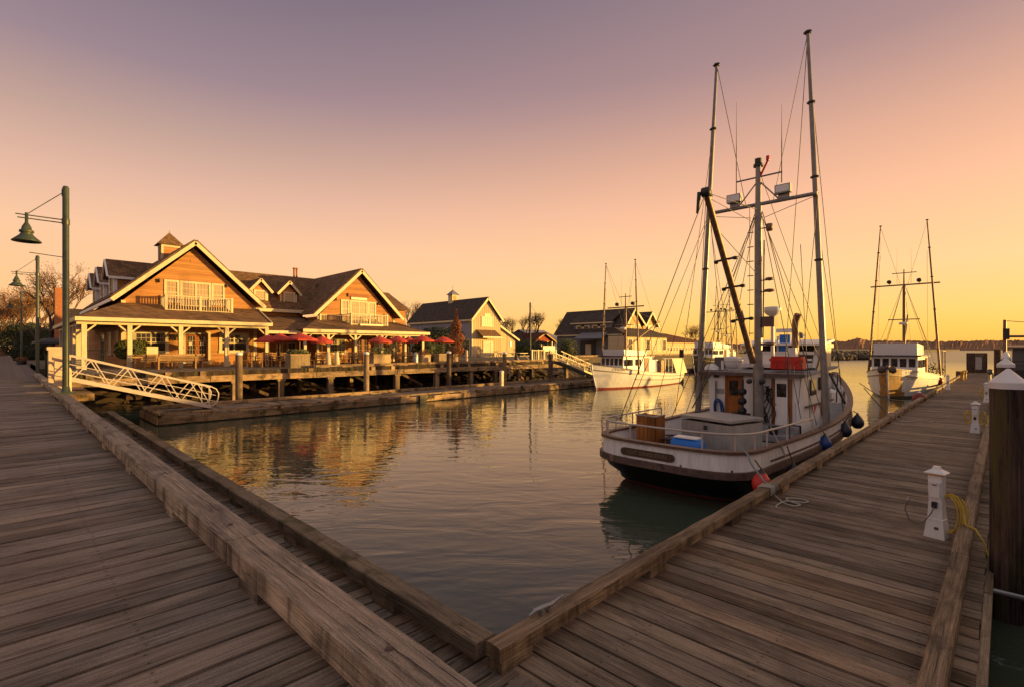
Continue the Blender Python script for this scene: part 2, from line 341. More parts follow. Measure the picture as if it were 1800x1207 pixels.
M['blackm']=plain('black_iron',(.025,.023,.022),.5,var=.3)
M['rubber']=plain('black_rubber',(.018,.018,.018),.6)
M['deckgrey']=plain('grey_deck_paint',(.25,.25,.26),.7,var=.25,nscale=4)
M['mast']=plain('aluminium_mast',(.27,.25,.235),.42,.35,var=.25,nscale=6,streak=.2,rust=(.2,.13,.08))
M['boom']=plain('rusty_boom',(.22,.13,.075),.5,.2,var=.5,nscale=8,rust=(.10,.045,.02))
M['rig']=plain('rigging_wire',(.06,.05,.045),.5,.4)
M['galv']=plain('galvanised_steel',(.36,.36,.37),.42,.6,var=.25,nscale=6)
M['alubox']=plain('aluminium_box',(.40,.385,.37),.45,.25,var=.2,nscale=2.5,streak=.15)
M['blue']=plain('blue_plastic',(.008,.16,.62),.4,var=.1)
M['blued']=plain('dark_blue_rubber',(.012,.05,.22),.4,var=.2)
M['navy']=plain('navy_rubber',(.016,.02,.045),.45,var=.2)
M['red']=plain('red_plastic',(.62,.035,.02),.4,var=.12)
M['redcloth']=plain('red_canvas',(.48,.05,.03),.8,var=.12)
M['redlamp']=plain('red_lens',(.55,.01,.01),.25)
M['darkred']=plain('dark_red_rubber',(.22,.02,.025),.45)
M['rope']=plain('pale_rope',(.45,.42,.36),.9,var=.3,nscale=40)
M['ropeb']=plain('blue_grey_rope',(.22,.27,.30),.9,var=.3,nscale=40)
M['yellow']=plain('yellow_cable',(.62,.42,.03),.5,var=.1)
M['yellowd']=plain('worn_yellow_paint',(.45,.24,.02),.6,var=.4,nscale=8)
M['amber']=plain('amber_lens',(.75,.33,.03),.3)
M['plate']=plain('name_plate_wood',(.075,.045,.028),.6,var=.2)
M['gold']=plain('faded_gold_lettering',(.24,.18,.10),.5)
M['ink']=plain('dark_lettering',(.03,.03,.04),.5)
M['signw']=plain('cream_sign',(.78,.70,.48),.5,var=.05)
M['signtx']=plain('pale_olive_lettering',(.50,.44,.24),.6)
M['brick']=plain('brick_chimney',(.36,.14,.06),.85,var=.35,nscale=7,bump=.4)
M['wafer']=plain('grey_plastic',(.10,.10,.10),.5)
M['cap']=plain('pile_cap_plastic',(.74,.72,.72),.4,var=.08,nscale=6,rust=(.55,.52,.50))
M['planter']=wood('planter_wood',(.35,.27,.17),(.55,.42,.26),'z',stain=.35)
M['orangebow']=plain('rust_stained_bow_plate',(.50,.24,.045),.55,var=.55,nscale=3,rust=(.40,.36,.28),streak=.3)
M['stone']=plain('grey_rock',(.11,.085,.06),.9,var=.6,nscale=2,bump=.8)
M['mud']=plain('muddy_rock_bank',(.055,.032,.02),.9,var=.6,nscale=3,bump=1)
M['paving']=siding('brick_paving',(.17,.12,.105),.22,'x',var=.2,bump=.4)
M['earth']=plain('ground_earth',(.10,.08,.055),.95,var=.3,nscale=.5,bump=.5)
M['hill']=plain('wooded_far_shore',(.30,.175,.105),1,var=.28,nscale=.025,bump=.5,spec=0)
M['leafg']=plain('hedge_leaf',(.11,.12,.03),.7,var=.5,nscale=9)
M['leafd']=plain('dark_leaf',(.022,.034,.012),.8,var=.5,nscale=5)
M['leafo']=plain('autumn_leaf',(.34,.13,.045),.8,var=.4,nscale=6)
M['leafb']=plain('brown_leaf',(.22,.10,.035),.85,var=.5,nscale=3)
M['twig']=plain('bare_twigs',(.11,.06,.035),.9,var=.3)
M['bark']=plain('tree_bark',(.08,.05,.035),.9,var=.4,nscale=8,bump=.5)
M['silver']=plain('lamp_housing',(.30,.29,.27),.4,.4)
def water_mat():
    m,t,b=newmat('harbour_water'); l=t.links.new
    b.inputs['Base Color'].default_value=(.052,.068,.046,1); b.inputs['IOR'].default_value=1.55; b.inputs['Specular Tint'].default_value=(1,.985,.93,1)
    g=t.nodes.new('ShaderNodeNewGeometry'); P=g.outputs['Position']
    d1=t.nodes.new('ShaderNodeVectorMath'); d1.operation='DOT_PRODUCT'; l(P,d1.inputs[0]); d1.inputs[1].default_value=(.70*.55,-.71*.55,0)
    d2=t.nodes.new('ShaderNodeVectorMath'); d2.operation='DOT_PRODUCT'; l(P,d2.inputs[0]); d2.inputs[1].default_value=(.71*1.35,.70*1.35,0)
    mp=t.nodes.new('ShaderNodeCombineXYZ'); l(d1.outputs['Value'],mp.inputs[0]); l(d2.outputs['Value'],mp.inputs[1])
    n1=noise_n(t,mp.outputs[0],1.0,3,.45,.9)
    n2=noise_n(t,mp.outputs[0],4.2,2,.5,.3)
    ln=t.nodes.new('ShaderNodeVectorMath'); ln.operation='LENGTH'; l(P,ln.inputs[0])
    rr=t.nodes.new('ShaderNodeMapRange'); rr.inputs[1].default_value=35; rr.inputs[2].default_value=160; rr.inputs[3].default_value=.02; rr.inputs[4].default_value=.30; l(ln.outputs['Value'],rr.inputs[0]); l(rr.outputs[0],b.inputs['Roughness'])
    n0=noise_n(t,mapping(t,P,(.12,.12,.12)),1,2)
    r0=ramp(t,[(.3,(.45,)*3),(.7,(1,)*3)]); l(n0.outputs[0],r0.inputs[0])
    a=t.nodes.new('ShaderNodeMath'); a.operation='MULTIPLY'; l(n1.outputs[0],a.inputs[0]); l(r0.outputs[0],a.inputs[1])
    p=bumpn(t,b,a.outputs[0],1.0,.026); bumpn(t,b,n2.outputs[0],1.0,.0042,p)
    return m
M['water']=water_mat()
# ------------------------------------------------------------------ setting
ZR=.53; ZL=1.45; ZP=1.86
wm=MB(); wm.poly([(-1500,-1500,0),(3000,-1500,0),(3000,3000,0),(-1500,3000,0)]); struct('water',wm,M['water'])
def planks(axis,a0,a1,b0,b1,z,pitch,th=.05,gap=.026,jag=.0,joint=None):
    mb=MB(); a=a0; rnd=random.random
    while a<a1-.02:
        e=min(a+pitch-gap,a1); dz=random.uniform(-.004,.004); t=min(1,max(0,random.gauss(.5,.15)))
        j0=b0+random.uniform(-jag,jag); j1=b1+random.uniform(-jag,jag)
        cuts=[j0]
        if joint and rnd()<.4: cuts.append(j0+(j1-j0)*random.choice([.33,.5,.66]))
        cuts.append(j1)
        for k in range(len(cuts)-1):
            tt=t if k==0 else min(1,max(0,random.gauss(.5,.15)))
            c0=cuts[k]+(.006 if k else 0); c1=cuts[k+1]
            if axis=='x': mb.box(a,e,c0,c1,z-th+dz,z+dz,tt)
            else: mb.box(c0,c1,a,e,z-th+dz,z+dz,tt)
        a+=pitch
    return mb
bwk=planks('y',-6,39.6,-7,1.36,ZL,.208,joint=True); struct('boardwalk',bwk,M['deckL']); bj=MB().box(-7,1.36,-6,39.6,ZL-.5,ZL-.10,.1); struct('boardwalk_gap_shade',bj,M['rubber'])  # black sheet under the planks paints the gaps as dark as shade
pv=MB(); pv.box(-9,1.5,39.6,200,ZL-.6,ZL,.5); struct('pavement',pv,M['paving'])
lw=planks('y',-3,24.1,1.40,2.86,ZR,.185); struct('lower_walkway',lw,M['deckL'])
dk=planks('x',2.72,71,.17,3.02,ZR,.222,jag=.01)
struct('dock_deck',dk,M['deckR'])
fl=MB(); fl.box(2.75,71,.24,2.9,-.3,ZR-.06,.2); fl.box(1.42,2.75,-3,24.0,-.3,ZR-.06,.2); struct('dock_floats',fl,M['creo'])
# banks and land
def terrain(name,x0,x1,y0,y1,nx,ny,fz,mat):
    mb=MB(); vs=[];fs=[]
    for j in range(ny+1):
        for i in range(nx+1):
            x=x0+(x1-x0)*i/nx; y=y0+(y1-y0)*j/ny; vs.append((x,y,fz(x,y)))
    for j in range(ny):
        for i in range(nx):
            k=j*(nx+1)+i; fs.append((k,k+1,k+nx+2,k+nx+1))
    mb.add(vs,fs,.5,False); return struct(name,mb,mat)
def bank(x,y):
    n=noise.fractal(Vector((x*.9,y*.9,3)),1.0,2.0,4)
    z=-.55+(y-30.0)*.13+n*.3
    if x<3: z=max(z,-.4+(3-x)*.4+n*.3)
    return min(z,1.0)
terrain('bank',-2,72,28.2,44,150,40,bank,M['mud'])
def bankL(x,y):
    n=noise.fractal(Vector((x*.9,y*.9,9)),1.0,2.0,4); return min(.6,-.75+(4.2-x)*.3+n*.3)
terrain('shore_bank',1.42,5,24.4,28.3,14,12,bankL,M['mud'])
ld=MB(); ld.box(1.5,900,43.9,1100,-.5,ZP-.06); ld.box(-900,1.5,60,1100,-.5,ZL-.05); ld.box(-900,-9,-200,60,-.5,ZL-.05); ld.box(1.5,1.55,44,60,-.5,ZP-.06)
struct('ground',ld,M['earth'])
# ------------------------------------------------------------------ heavy timber curbs
def timber(x0,x1,y0,y1,z0,z1,axis,seed,step=.12,amp=.004,bev=.018):
    """weathered beam along axis with uneven bevelled edges"""
    mb=MB(); a0,a1=(x0,x1) if axis=='x' else (y0,y1); b0,b1=(y0,y1) if axis=='x' else (x0,x1)
    n=max(2,int((a1-a0)/step)); n=min(n,160); vs=[];fs=[]
    for i in range(n+1):
        a=a0+(a1-a0)*i/n
        def q(k): return noise.noise(Vector((a*1.9+seed*7.3,k*3.1,seed)))*amp*1.6+noise.noise(Vector((a*14+seed,k*5.7,2)))*amp*.5
        e=bev*(1+.6*noise.noise(Vector((a*2.3,seed*3.3,8)))) 
        e2=bev*(1+.8*noise.noise(Vector((a*3.1,seed*5.3,18))))
        ring=[(b0+q(0),z0),(b1+q(1),z0),(b1+q(2),z1-e+q(3)),(b1-e+q(2),z1+q(4)),((b0+b1)/2,z1+q(9)-.003),(b0+e2+q(5),z1+q(6)),(b0+q(5),z1-e2+q(7))]
        for b,z in ring: vs.append((a,b,z) if axis=='x' else (b,a,z))
    m=7
    for i in range(n):
        for k in range(m):
            f=(i*m+k,i*m+(k+1)%m,(i+1)*m+(k+1)%m,(i+1)*m+k)
            fs.append(f if axis=='y' else f[::-1])
    c0=tuple(range(m)); c1=tuple(n*m+k for k in range(m))
    fs+= [c0[::-1],c1] if axis=='y' else [c0,c1[::-1]]
    mb.add(vs,fs,random.uniform(.25,.8) if bev<.0135 else .5+.04*math.sin(seed)); return mb
def curb(name,label,axis,a0,a1,b0,b1,zd,ztop,gap,mat,bfirst,bsp,blen,seg,noend=False,mossy=None,big=False):
    t=thing(name,label,'curb rail',(a0,(b0+b1)/2,zd) if axis=='x' else ((b0+b1)/2,a0,zd))
    a=a0;k=0
    while a<a1-.1:
        e=min(a+seg*random.uniform(.9,1.1),a1)
        if a1-e<1: e=a1
        bb=random.uniform(-.006,.006)*(.25 if big else 1)
        if axis=='x': mb=timber(a,e-.012,b0+bb,b1+bb,zd+gap,ztop+random.uniform(-.004,.004),'x',k+len(name)*1.0)
        else: mb=timber(b0+bb,b1+bb,a,e-.012,zd+gap,ztop+random.uniform(-.001,.001),'y',k+len(name)*1.0,amp=.003 if big else .003,bev=.014 if big else .012)
        mb.build('timber',mat,t); a=e;k+=1
    p=bfirst
    while p<a1-blen:
        mb=MB(); i0=.004
        if axis=='x': mb.box(p,p+blen,b0+i0,b1-i0,zd+.002,zd+gap+.004,random.random())
        else: mb.box(b0+i0,b1-i0,p,p+blen,zd+.002,zd+gap+.004,random.random())
        mb.build('block',mat,t); p+=bsp
    return t
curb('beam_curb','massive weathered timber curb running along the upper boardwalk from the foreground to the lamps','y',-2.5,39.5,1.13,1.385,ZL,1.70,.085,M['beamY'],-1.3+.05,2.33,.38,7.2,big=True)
curb('timber_curb','mossy lower timber rail between the sunken walkway and the water, parallel to the big beam','y',3.0,24.0,2.62,2.84,ZR,.755,.09,M['beamM'],4.2,2.3,.4,5.5)
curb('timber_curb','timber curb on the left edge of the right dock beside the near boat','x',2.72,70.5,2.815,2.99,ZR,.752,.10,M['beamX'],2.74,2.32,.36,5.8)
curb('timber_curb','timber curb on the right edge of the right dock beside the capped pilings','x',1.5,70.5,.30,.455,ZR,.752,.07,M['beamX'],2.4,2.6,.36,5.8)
c=thing('timber_curb','short timber end rail closing the far end of the sunken walkway','curb rail',(2.0,24.0,ZR))
timber(1.42,2.62,23.8,24.0,ZR+.09,.755,'x',33).build('timber',M['beamM'],c); MB().box(1.6,1.9,23.82,23.98,ZR,ZR+.09).build('block',M['beamM'],c)
def split(parent,pts,w,mat='rubber'):
    mb=MB(); vs=[];fs=[]; n=len(pts)
    for i,p in enumerate(pts):
        p=Vector(p); d=(Vector(pts[min(i+1,n-1)])-Vector(pts[max(i-1,0)])).normalized(); q=Vector((d.y,-d.x,0))*w*(.15+math.sin(PI*(i+.3)/(n-.4)))*random.uniform(.5,1.3); vs+=[tuple(p-q),tuple(p+q)]
    for i in range(n-1): fs.append((2*i,2*i+1,2*i+3,2*i+2))
    mb.add(vs,fs,.5); return mb.build('split',M[mat],parent)
bigbeam=[o for o in bpy.data.objects if o.name=='beam_curb'][0]
for (xa,ya,xb_,yb2,wd) in ((1.29,.6,1.27,2.5,.0035),(1.27,2.2,1.235,3.9,.003),(1.24,3.2,1.25,4.3,.002),(1.33,1.3,1.34,2.0,.002),(1.30,4.6,1.28,5.9,.0035),(1.22,5.6,1.24,6.6,.003),(1.31,7.4,1.29,9.2,.004),(1.2,9.5,1.23,11,.004),(1.21,1.7,1.2,2.4,.0018),(1.34,3.0,1.33,3.5,.0018)):
    n_=26; split(bigbeam,[(xa+(xb_-xa)*k/n_+random.uniform(-.004,.004),ya+(yb2-ya)*k/n_,1.7045) for k in range(n_+1)],wd)
rc_=[o for o in bpy.data.objects if o.name.startswith('timber_curb')]
for (ya,xa,xb_,par,wd) in ((2.9,3.9,5.2,rc_[1],.002),(2.87,6.2,7.8,rc_[1],.0025),(.37,4.6,6.0,rc_[2],.0025),(.40,6.6,7.9,rc_[2],.002),(2.93,9.8,11.5,rc_[1],.0025)):
    n_=20; split(par,[(xa+(xb_-xa)*k/n_,ya+random.uniform(-.003,.003),.7585) for k in range(n_+1)],wd)
for y_,z_ in ((2.05,0),(4.4,0),(6.75,0),(9.1,0),(11.4,0)):
    MB().lathe((1.26,y_,1.702),[(0,.006),(.016,.006),(.02,.0),(.02,-.004)],10).build('bolt_head',M['rub'],bigbeam)
# side walers of the right dock (outside the curbs)
wv=MB(); a=1.5
while a<70:
    wv.box(a,a+5.8,.10,.165,ZR-.16,ZR-.02,random.random()); wv.box(a,a+5.8,3.026,3.07,ZR-.2,ZR-.03,random.random()); a+=5.83
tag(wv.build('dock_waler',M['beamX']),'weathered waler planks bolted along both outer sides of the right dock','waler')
fs=MB(); a=-2.5
while a<39: fs.box(1.365,1.398,a,a+4.9,ZL-.85,ZL-.0,random.random()); a+=4.93
tag(fs.build('fascia_boards',M['beamM']),'dark fascia boards below the big boardwalk beam facing the sunken walkway','fascia')
# ------------------------------------------------------------------ piles
def pile(name,label,x,y,r,z0,z1,mat,cap=None,group=None,taper=1.0):
    t=thing(name,label,'piling',(x,y,z0),group)
    pr=[];n=14
    mb=MB(); vs=[];fs=[];m=20
    for i in range(n+1):
        z=z0+(z1-z0)*i/n
        for k in range(m):
            th=2*PI*k/m; rr=r*(1+.03*noise.noise(Vector((math.cos(th)*1.5+x,math.sin(th)*1.5+y,z*.7))))*(1-(1-taper)*i/n)
            vs.append((x+rr*math.cos(th),y+rr*math.sin(th),z))
    for i in range(n):
        for k in range(m): fs.append((i*m+k,i*m+(k+1)%m,(i+1)*m+(k+1)%m,(i+1)*m+k))
    mb.add(vs,fs,random.random(),True); mb.poly([vs[n*m+k] for k in range(m)],.5); mb.build('post',mat,t)
    if cap=='cone': MB().lathe((x,y,z1),[(0,.16),(.015,.158),(r*1.02,.008),(r*1.045,0),(r*1.045,-.07),(r*1.0,-.07)],28,sm=False).build('cap',M['cap'],t)
    if cap=='flat': MB().lathe((x,y,z1),[(0,.10),(r*.6,.07),(r*1.05,.02),(r*1.06,-.06)],20).build('cap',M['white'],t)
    return t
G='capped pilings on the right side of the dock'
for i,(X,Y,lb) in enumerate([(8.1,-.02,'huge near black piling with a white cone cap at the right edge of the photo'),(17.2,-.0,'second mossy piling with white cone cap, right behind the huge near one'),(30,0.0,'third white capped piling along the right dock, partly behind the second'),(44,.0,'fourth white capped piling along the right dock'),(57,.0,'far white capped piling at the end of the row along the right dock')]):
    pile('piling',lb,X,Y,.158,-1.2,2.71,M['creo'],'cone',G)
pile('piling','dark uncapped piling clustered left of the far capped pilings of the right dock',66,.55,.26,-1,3.0,M['creo'],None,G)
# pile brackets near
b=thing('pile_bracket','galvanised pipe bracket holding the huge near piling to the dock edge','bracket',(5.9,.2,.3))
MB().path([(7.82,.17,.38),(7.8,-.26,.38),(8.4,-.26,.38),(8.38,.17,.38)],.028,8).build('hoop',M['galv'],b)
MB().path([(5.6,.1,.30),(5.95,-.75,.30)],.035,8).build('strut',M['galv'],b); MB().box(7.6,8.6,.166,.172,.26,.46).build('plate',M['galv'],b)
# ------------------------------------------------------------------ power pedestals
def pedestal(label,x,y,rz,first=[None]):
    if first[0] is None:
        t=thing('power_pedestal',label,'power pedestal',(0,0,0),'white power pedestals on the dock')
        mb=MB()
        def fr(z,wx,wy): return [(-wx,-wy,z),(wx,-wy,z),(wx,wy,z),(-wx,wy,z)]
        secs=[fr(0,.115,.115),fr(.012,.115,.115),fr(.22,.09,.09),fr(.255,.09,.09),fr(.26,.083,.083),fr(.50,.07,.07),fr(.84,.076,.078)]
        for a_,b_ in zip(secs,secs[1:]): mb.add(a_+b_,[(i,(i+1)%4,(i+1)%4+4,i+4) for i in range(4)],.5)
        mb.add(secs[-1],[(0,1,2,3)]); mb.build('body',M['white'],t)
        MB().box(-.07,.07,-.072,.072,.842,.866).build('lens',M['amber'],t)
        mb=MB(); s2=[fr(.868,.108,.112),fr(.882,.108,.112),fr(.925,.045,.048),fr(.945,.036,.04),fr(.962,.033,.036)]
        for a_,b_ in zip(s2,s2[1:]): mb.add(a_+b_,[(i,(i+1)%4,(i+1)%4+4,i+4) for i in range(4)],.5)
        mb.add(s2[-1],[(0,1,2,3)]); mb.add(s2[0],[(3,2,1,0)]); mb.build('lid',M['white'],t)
        fp=MB(); fp.box(-.098,-.070,-.056,.056,.55,.73); pn=fp.build('socket_cover',M['white'],t)
        MB().box(-.105,-.07,-.066,.066,.735,.765).build('hood',M['white'],t)
        MB().box(-.108,-.0985,-.025,.025,.715,.725).build('handle',M['wafer'],pn)
        MB().box(-.115,-.07,-.026,.028,.41,.49).build('plug',M['rubber'],t)
        MB().box(-.108,-.098,-.045,-.0,.12,.155).build('notice',M['wafer'],t); 
        first[0]=t; t.location=(x,y,ZR); t.rotation_euler=(0,0,rz); return t
    return copy_tree(first[0],(x,y,ZR),rz,label)
pedestal('nearest white power pedestal with yellow cable coiled on its side',8.95,.67,R(-12)) 
pedestal('second white power pedestal from the front, on the right dock edge with coiled hose',20.8,.66,R(-5))
pedestal('third white power pedestal, small, on the right edge of the dock',33,.66,0)
pedestal('white power pedestal on the left edge of the dock beside the far white boat',41.4,2.58,0)
cb=MB(); c0=Vector((8.97,.52,ZR+.42))
pts=[]
for lp in range(4):
    for k in range(18):
        th=2*PI*k/18; pts.append(c0+Vector((.012*lp+.02*math.sin(th*2+lp),.035-.012*lp+.10*math.sin(th)+(.05*lp*.4)*math.sin(th),-.10+.25*math.cos(th)+.01*lp)))
pts+= [Vector((8.97,.40,.93)),Vector((8.9,.38,.775)),Vector((8.8,.28,.772)),Vector((8.7,.2,.66)),Vector((8.62,.14,.45)),Vector((8.6,.12,.25))]
tag(MB().path(pts,.0105,7).build('power_cable',M['yellow']),'yellow power cable coiled on the nearest pedestal and trailing over the curb','cable')
cp=[(8.83,.69,ZR+.44),(8.8,.72,ZR+.34),(8.8,.80,ZR+.2),(8.8,.86,ZR+.17),(8.79,.95,ZR+.20),(8.8,1.0,ZR+.34),(8.82,.97,ZR+.47)]
h=tag(MB().path(cp,.0075,6).build('hose',M['wafer']),'thin grey cable looping from the plug of the nearest pedestal','cable'); MB().tube((8.82,.97,ZR+.46),(8.825,.96,ZR+.51),.018,.012).build('connector',M['galv'],h)
for X,lb in ((20.8,'second'),(33,'third')):
    for sgn in (1,-1):
        pts=[]
        for lp in range(3):
            for k in range(14):
                th=2*PI*k/14; pts.append((X+.02*lp,.66+sgn*(.16+.012*lp)+.07*math.sin(th),ZR+.46+.2*math.cos(th)))
        tag(MB().path(pts,.011,6).build('hose',M['yellow']),'yellow hose coiled on the %s side of the %s pedestal'%('left' if sgn>0 else 'right',lb),'hose',)
# dock end: box, bollards, yellow post, planter
t=thing('storage_cabinet','dark upright cabinet standing alone at the far end of the right dock','cabinet',(71,2.3,ZR))
MB().box(70.9,71.3,1.35,2.95,ZR+.01,ZR+2.1,.3).build('body',M['creo'],t); MB().box(70.86,70.895,1.75,2.25,ZR+.4,ZR+1.7).build('door',M['galv'],t); MB().box(70.85,70.89,1.6,2.3,ZR+1.75,ZR+2.02).build('sign_panel',M['brown'],t)
for X,Y,lb in ((54,2.5,'first'),(56.5,2.45,'second')):
    t=thing('bollard','%s yellow painted bollard at the far left edge of the right dock'%lb,'bollard',(X,Y,ZR)); MB().lathe((X,Y,ZR),[(.22,0),(.22,.03),(.12,.05),(.12,.62),(.16,.66),(.16,.74),(0,.76)],12).build('post',M['yellowd'],t); MB().box(X-.25,X+.25,Y-.25,Y+.25,ZR+.002,ZR+.04).build('base_plate',M['yellowd'],t)
pile('short_post','short dark timber post on the far left corner of the dock behind the yellow bollards',60,2.9,.3,ZR-.5,ZR+.55,M['creo'])
t=thing('fire_extinguisher_post','thin grey service post on the right dock edge behind the third pedestal','post',(43,.7,ZR)); MB().tube((43,.7,ZR),(43,.7,ZR+1.0),.05).build('pole',M['galv'],t); MB().lathe((43,.7,ZR+.95),[(.05,0),(.15,.08),(.15,.3),(0,.36)],10).build('head',M['wafer'],t)
# cleat on the near curb
cl=thing('dock_cleat','small grey metal cleat lying on the near end of the right dock curb','cleat',(3.36,2.9,.752))
MB().path([(3.20,2.95,.775),(3.27,2.94,.80),(3.36,2.92,.806),(3.46,2.91,.80),(3.60,2.90,.835)],[.008,.02,.022,.02,.006],8).build('horn',M['galv'],cl); MB().box(3.31,3.34,2.9,2.95,.752,.80).build('foot',M['galv'],cl); MB().box(3.40,3.43,2.9,2.94,.752,.80).build('foot',M['galv'],cl)
def rope(label,pts,mat,r=.012,name='rope'): return tag(MB().path(pts,r,7).build(name,mat),label,'rope')
def spline(P,n=8):
    P=[Vector(p) for p in P]; out=[]
    for i in range(len(P)-1):
        p0=P[max(i-1,0)];p1=P[i];p2=P[i+1];p3=P[min(i+2,len(P)-1)]
        for k in range(n):
            u=k/n; out.append(.5*((2*p1)+(p2-p0)*u+(2*p0-5*p1+4*p2-p3)*u*u+(3*p1-p0-3*p2+p3)*u**3))
    out.append(P[-1]); return out
# mooring rope with bow on the curb near the red fender
rp=[(9.35,3.6,1.16),(9.32,3.3,.95),(9.25,3.02,.775),(9.22,2.9,.765),(9.2,2.80,.765),(9.18,2.79,.66),(9.18,2.805,.60)]
rope('blue grey mooring line from the boat stern corner over the curb',spline([(9.75,3.55,1.2),(9.6,3.38,1.15),(9.5,3.28,1.0),(9.4,3.1,.85),(9.32,3.0,.775),(9.3,2.9,.766),(9.28,2.8,.766),(9.27,2.795,.68)]),M['ropeb'],.016)
lp=[(9.2,2.80,.60),(9.2,2.72,ZR+.02),(9.05,2.62,ZR+.015),(9.0,2.45,ZR+.015),(9.15,2.4,ZR+.015),(9.2,2.55,ZR+.02),(9.35,2.66,ZR+.02),(9.5,2.5,ZR+.015),(9.45,2.36,ZR+.015),(9.3,2.38,ZR+.02),(9.15,2.6,ZR+.03),(8.85,2.66,ZR+.015),(8.7,2.62,ZR+.012)]
rope('pale rope tail lying in loops on the dock planks by the red fender',spline(lp),M['rope'],.012)
for k in range(5):
    x=9.0+k*.06
    rope('rope turn %s wrapped round the curb beside the red fender'%['one','two','three','four','five'][k],[(x,3.0,.64),(x,3.0,.765),(x+.02,2.9,.768),(x+.03,2.8,.765),(x+.03,2.80,.64),(x+.02,2.9,.625),(x,3.0,.64)],M['rope'] if k<4 else M['yellowd'],.011)
rope('pale rope lashed round the curb at the bow of the near boat',spline([(22.2,3.03,.7),(22.2,2.95,.79),(22.3,2.8,.78),(22.3,2.75,.56),(22.0,2.5,.55),(22.6,2.2,.55),(22.4,1.9,.55),(23.0,1.8,.55)]),M['rope'],.018)
# ------------------------------------------------------------------ street lamps
def lamp(label,x,y,ztop,zb,arm_dir=-1,pm='green',group='tall green harbour lamps along the boardwalk'):
    h=ztop-zb
    t=thing('street_lamp',label,'street lamp',(x,y,zb),group)
    MB().lathe((x,y,zb),[(.085,.0),(.085,h-.06),(.06,h),(0,h+.01)],18).build('pole',M[pm],t)
    mb=MB(); mb.box(x-.22,x+.22,y-.24,y+.24,zb+.001,zb+.045); mb.lathe((x,y,zb),[(.16,.045),(.12,.06),(.095,.2),(.086,.22)],16); mb.build('base_plate',M[pm],t)
    za=zb+h-1.16; d=arm_dir
    mb=MB(); mb.tube((x,y-.03,za),(x+d*1.08,y-.03,za),.017); mb.tube((x,y+.03,za+.11),(x+d*1.12,y+.03,za+.11),.017); mb.lathe((x,y,za),[(.095,-.04),(.1,0),(.1,.11),(.095,.15)],16); mb.build('arm',M[pm],t)
    mb=MB(); mb.tube((x+d*.08,y,zb+h-.22),(x+d*.88,y,za+.12),.012); mb.box(x+d*.07,x+d*.1,y-.02,y+.02,zb+h-.32,zb+h-.1); mb.build('stay',M[pm],t)
    mb=MB(); cx=x+d*.88
    mb.lathe((cx,y,za),[(0,.18),(.04,.17),(.04,-.12),(.07,-.18),(.11,-.26),(.12,-.34),(.165,-.36),(.17,-.42),(.13,-.44),(.16,-.50),(.27,-.61),(.335,-.67),(.34,-.70),(.325,-.695),(.25,-.62),(.12,-.54),(0,-.54)],20); sh=mb.build('lamp_shade',M[pm],t)
    MB().lathe((cx,y,za),[(0,-.54),(.09,-.55),(.10,-.60),(.05,-.655),(0,-.66)],12).build('bulb',M['silver'],sh)
    return t
lamp('nearest tall green street lamp, standing on the beam curb left of the restaurant',1.32,20.9,8.15,1.70)
lamp('second green street lamp from the front along the boardwalk, sunlit on its right side',1.32,40.6,8.55,1.45)
lamp('third green street lamp along the promenade, in line behind the two near ones',1.2,76,9.3,1.45)
lamp('fourth green street lamp along the promenade, small and dark',1.0,119,10.2,1.45)
lamp('fifth street lamp far down the promenade before the trees',.8,165,10.4,1.45)
t=thing('banner_arm_rail','thin rod joining the nearest lamp pole toward the second one','rod',(1.3,20.9,6.7)); MB().tube((1.24,20.9,5.93),(.5,20.9,5.98),.012).build('rod',M['green'],t)
t=thing('banner_arm_rail','thin rod reaching left from the second lamp pole','rod',(1.3,40.6,6.7)); MB().tube((1.24,40.6,5.5),(.35,40.6,5.52),.014).build('rod',M['green'],t)
# ------------------------------------------------------------------ gate pillars and gangways
def pillar(label,x0,x1,y0,y1,z0,z1):
    t=thing('gate_pillar',label,'pillar',((x0+x1)/2,(y0+y1)/2,z0),'stucco gate pillars at the top of the gangway')
    MB().box(x0,x1,y0,y1,z0,z1-.13).build('shaft',M['pinkstone'],t); MB().box(x0-.05,x1+.05,y0-.05,y1+.05,z1-.13,z1).build('cap',M['pinkstone'],t)
pillar('taller stucco gate pillar behind the short one, left of the nearest lamp',1.22,1.72,27.6,28.2,1.45,3.16)
pillar('shorter sunlit stucco gate pillar just left of the nearest lamp pole',1.32,1.74,26.0,26.5,1.45,2.78)
t=thing('bollard','round pale post between the short gate pillar and the nearest lamp','bollard',(1.62,24.6,1.45)); MB().lathe((1.62,24.6,1.45),[(.1,0),(.1,.85),(.06,.95),(0,.97)],12).build('post',M['pinkstone'],t)
gp=MB(); gp.box(1.4,2.3,25.6,28.4,ZL-.3,ZL); gp.box(1.4,2.3,23.9,25.6,ZL-.25,ZL); tag(gp.build('gangway_landing',M['pierX']),'timber landing at the top of the near gangway beside the pillars','landing')
t=thing('utility_box','dark green utility box behind the second lamp pole near the gate pillars','box',(2.0,44,1.45)); MB().box(1.75,2.3,43,43.6,1.45,2.75).build('cabinet',M['leafd'],t); MB().box(1.71,2.34,42.96,43.64,2.75,2.8).build('lid',M['leafd'],t)
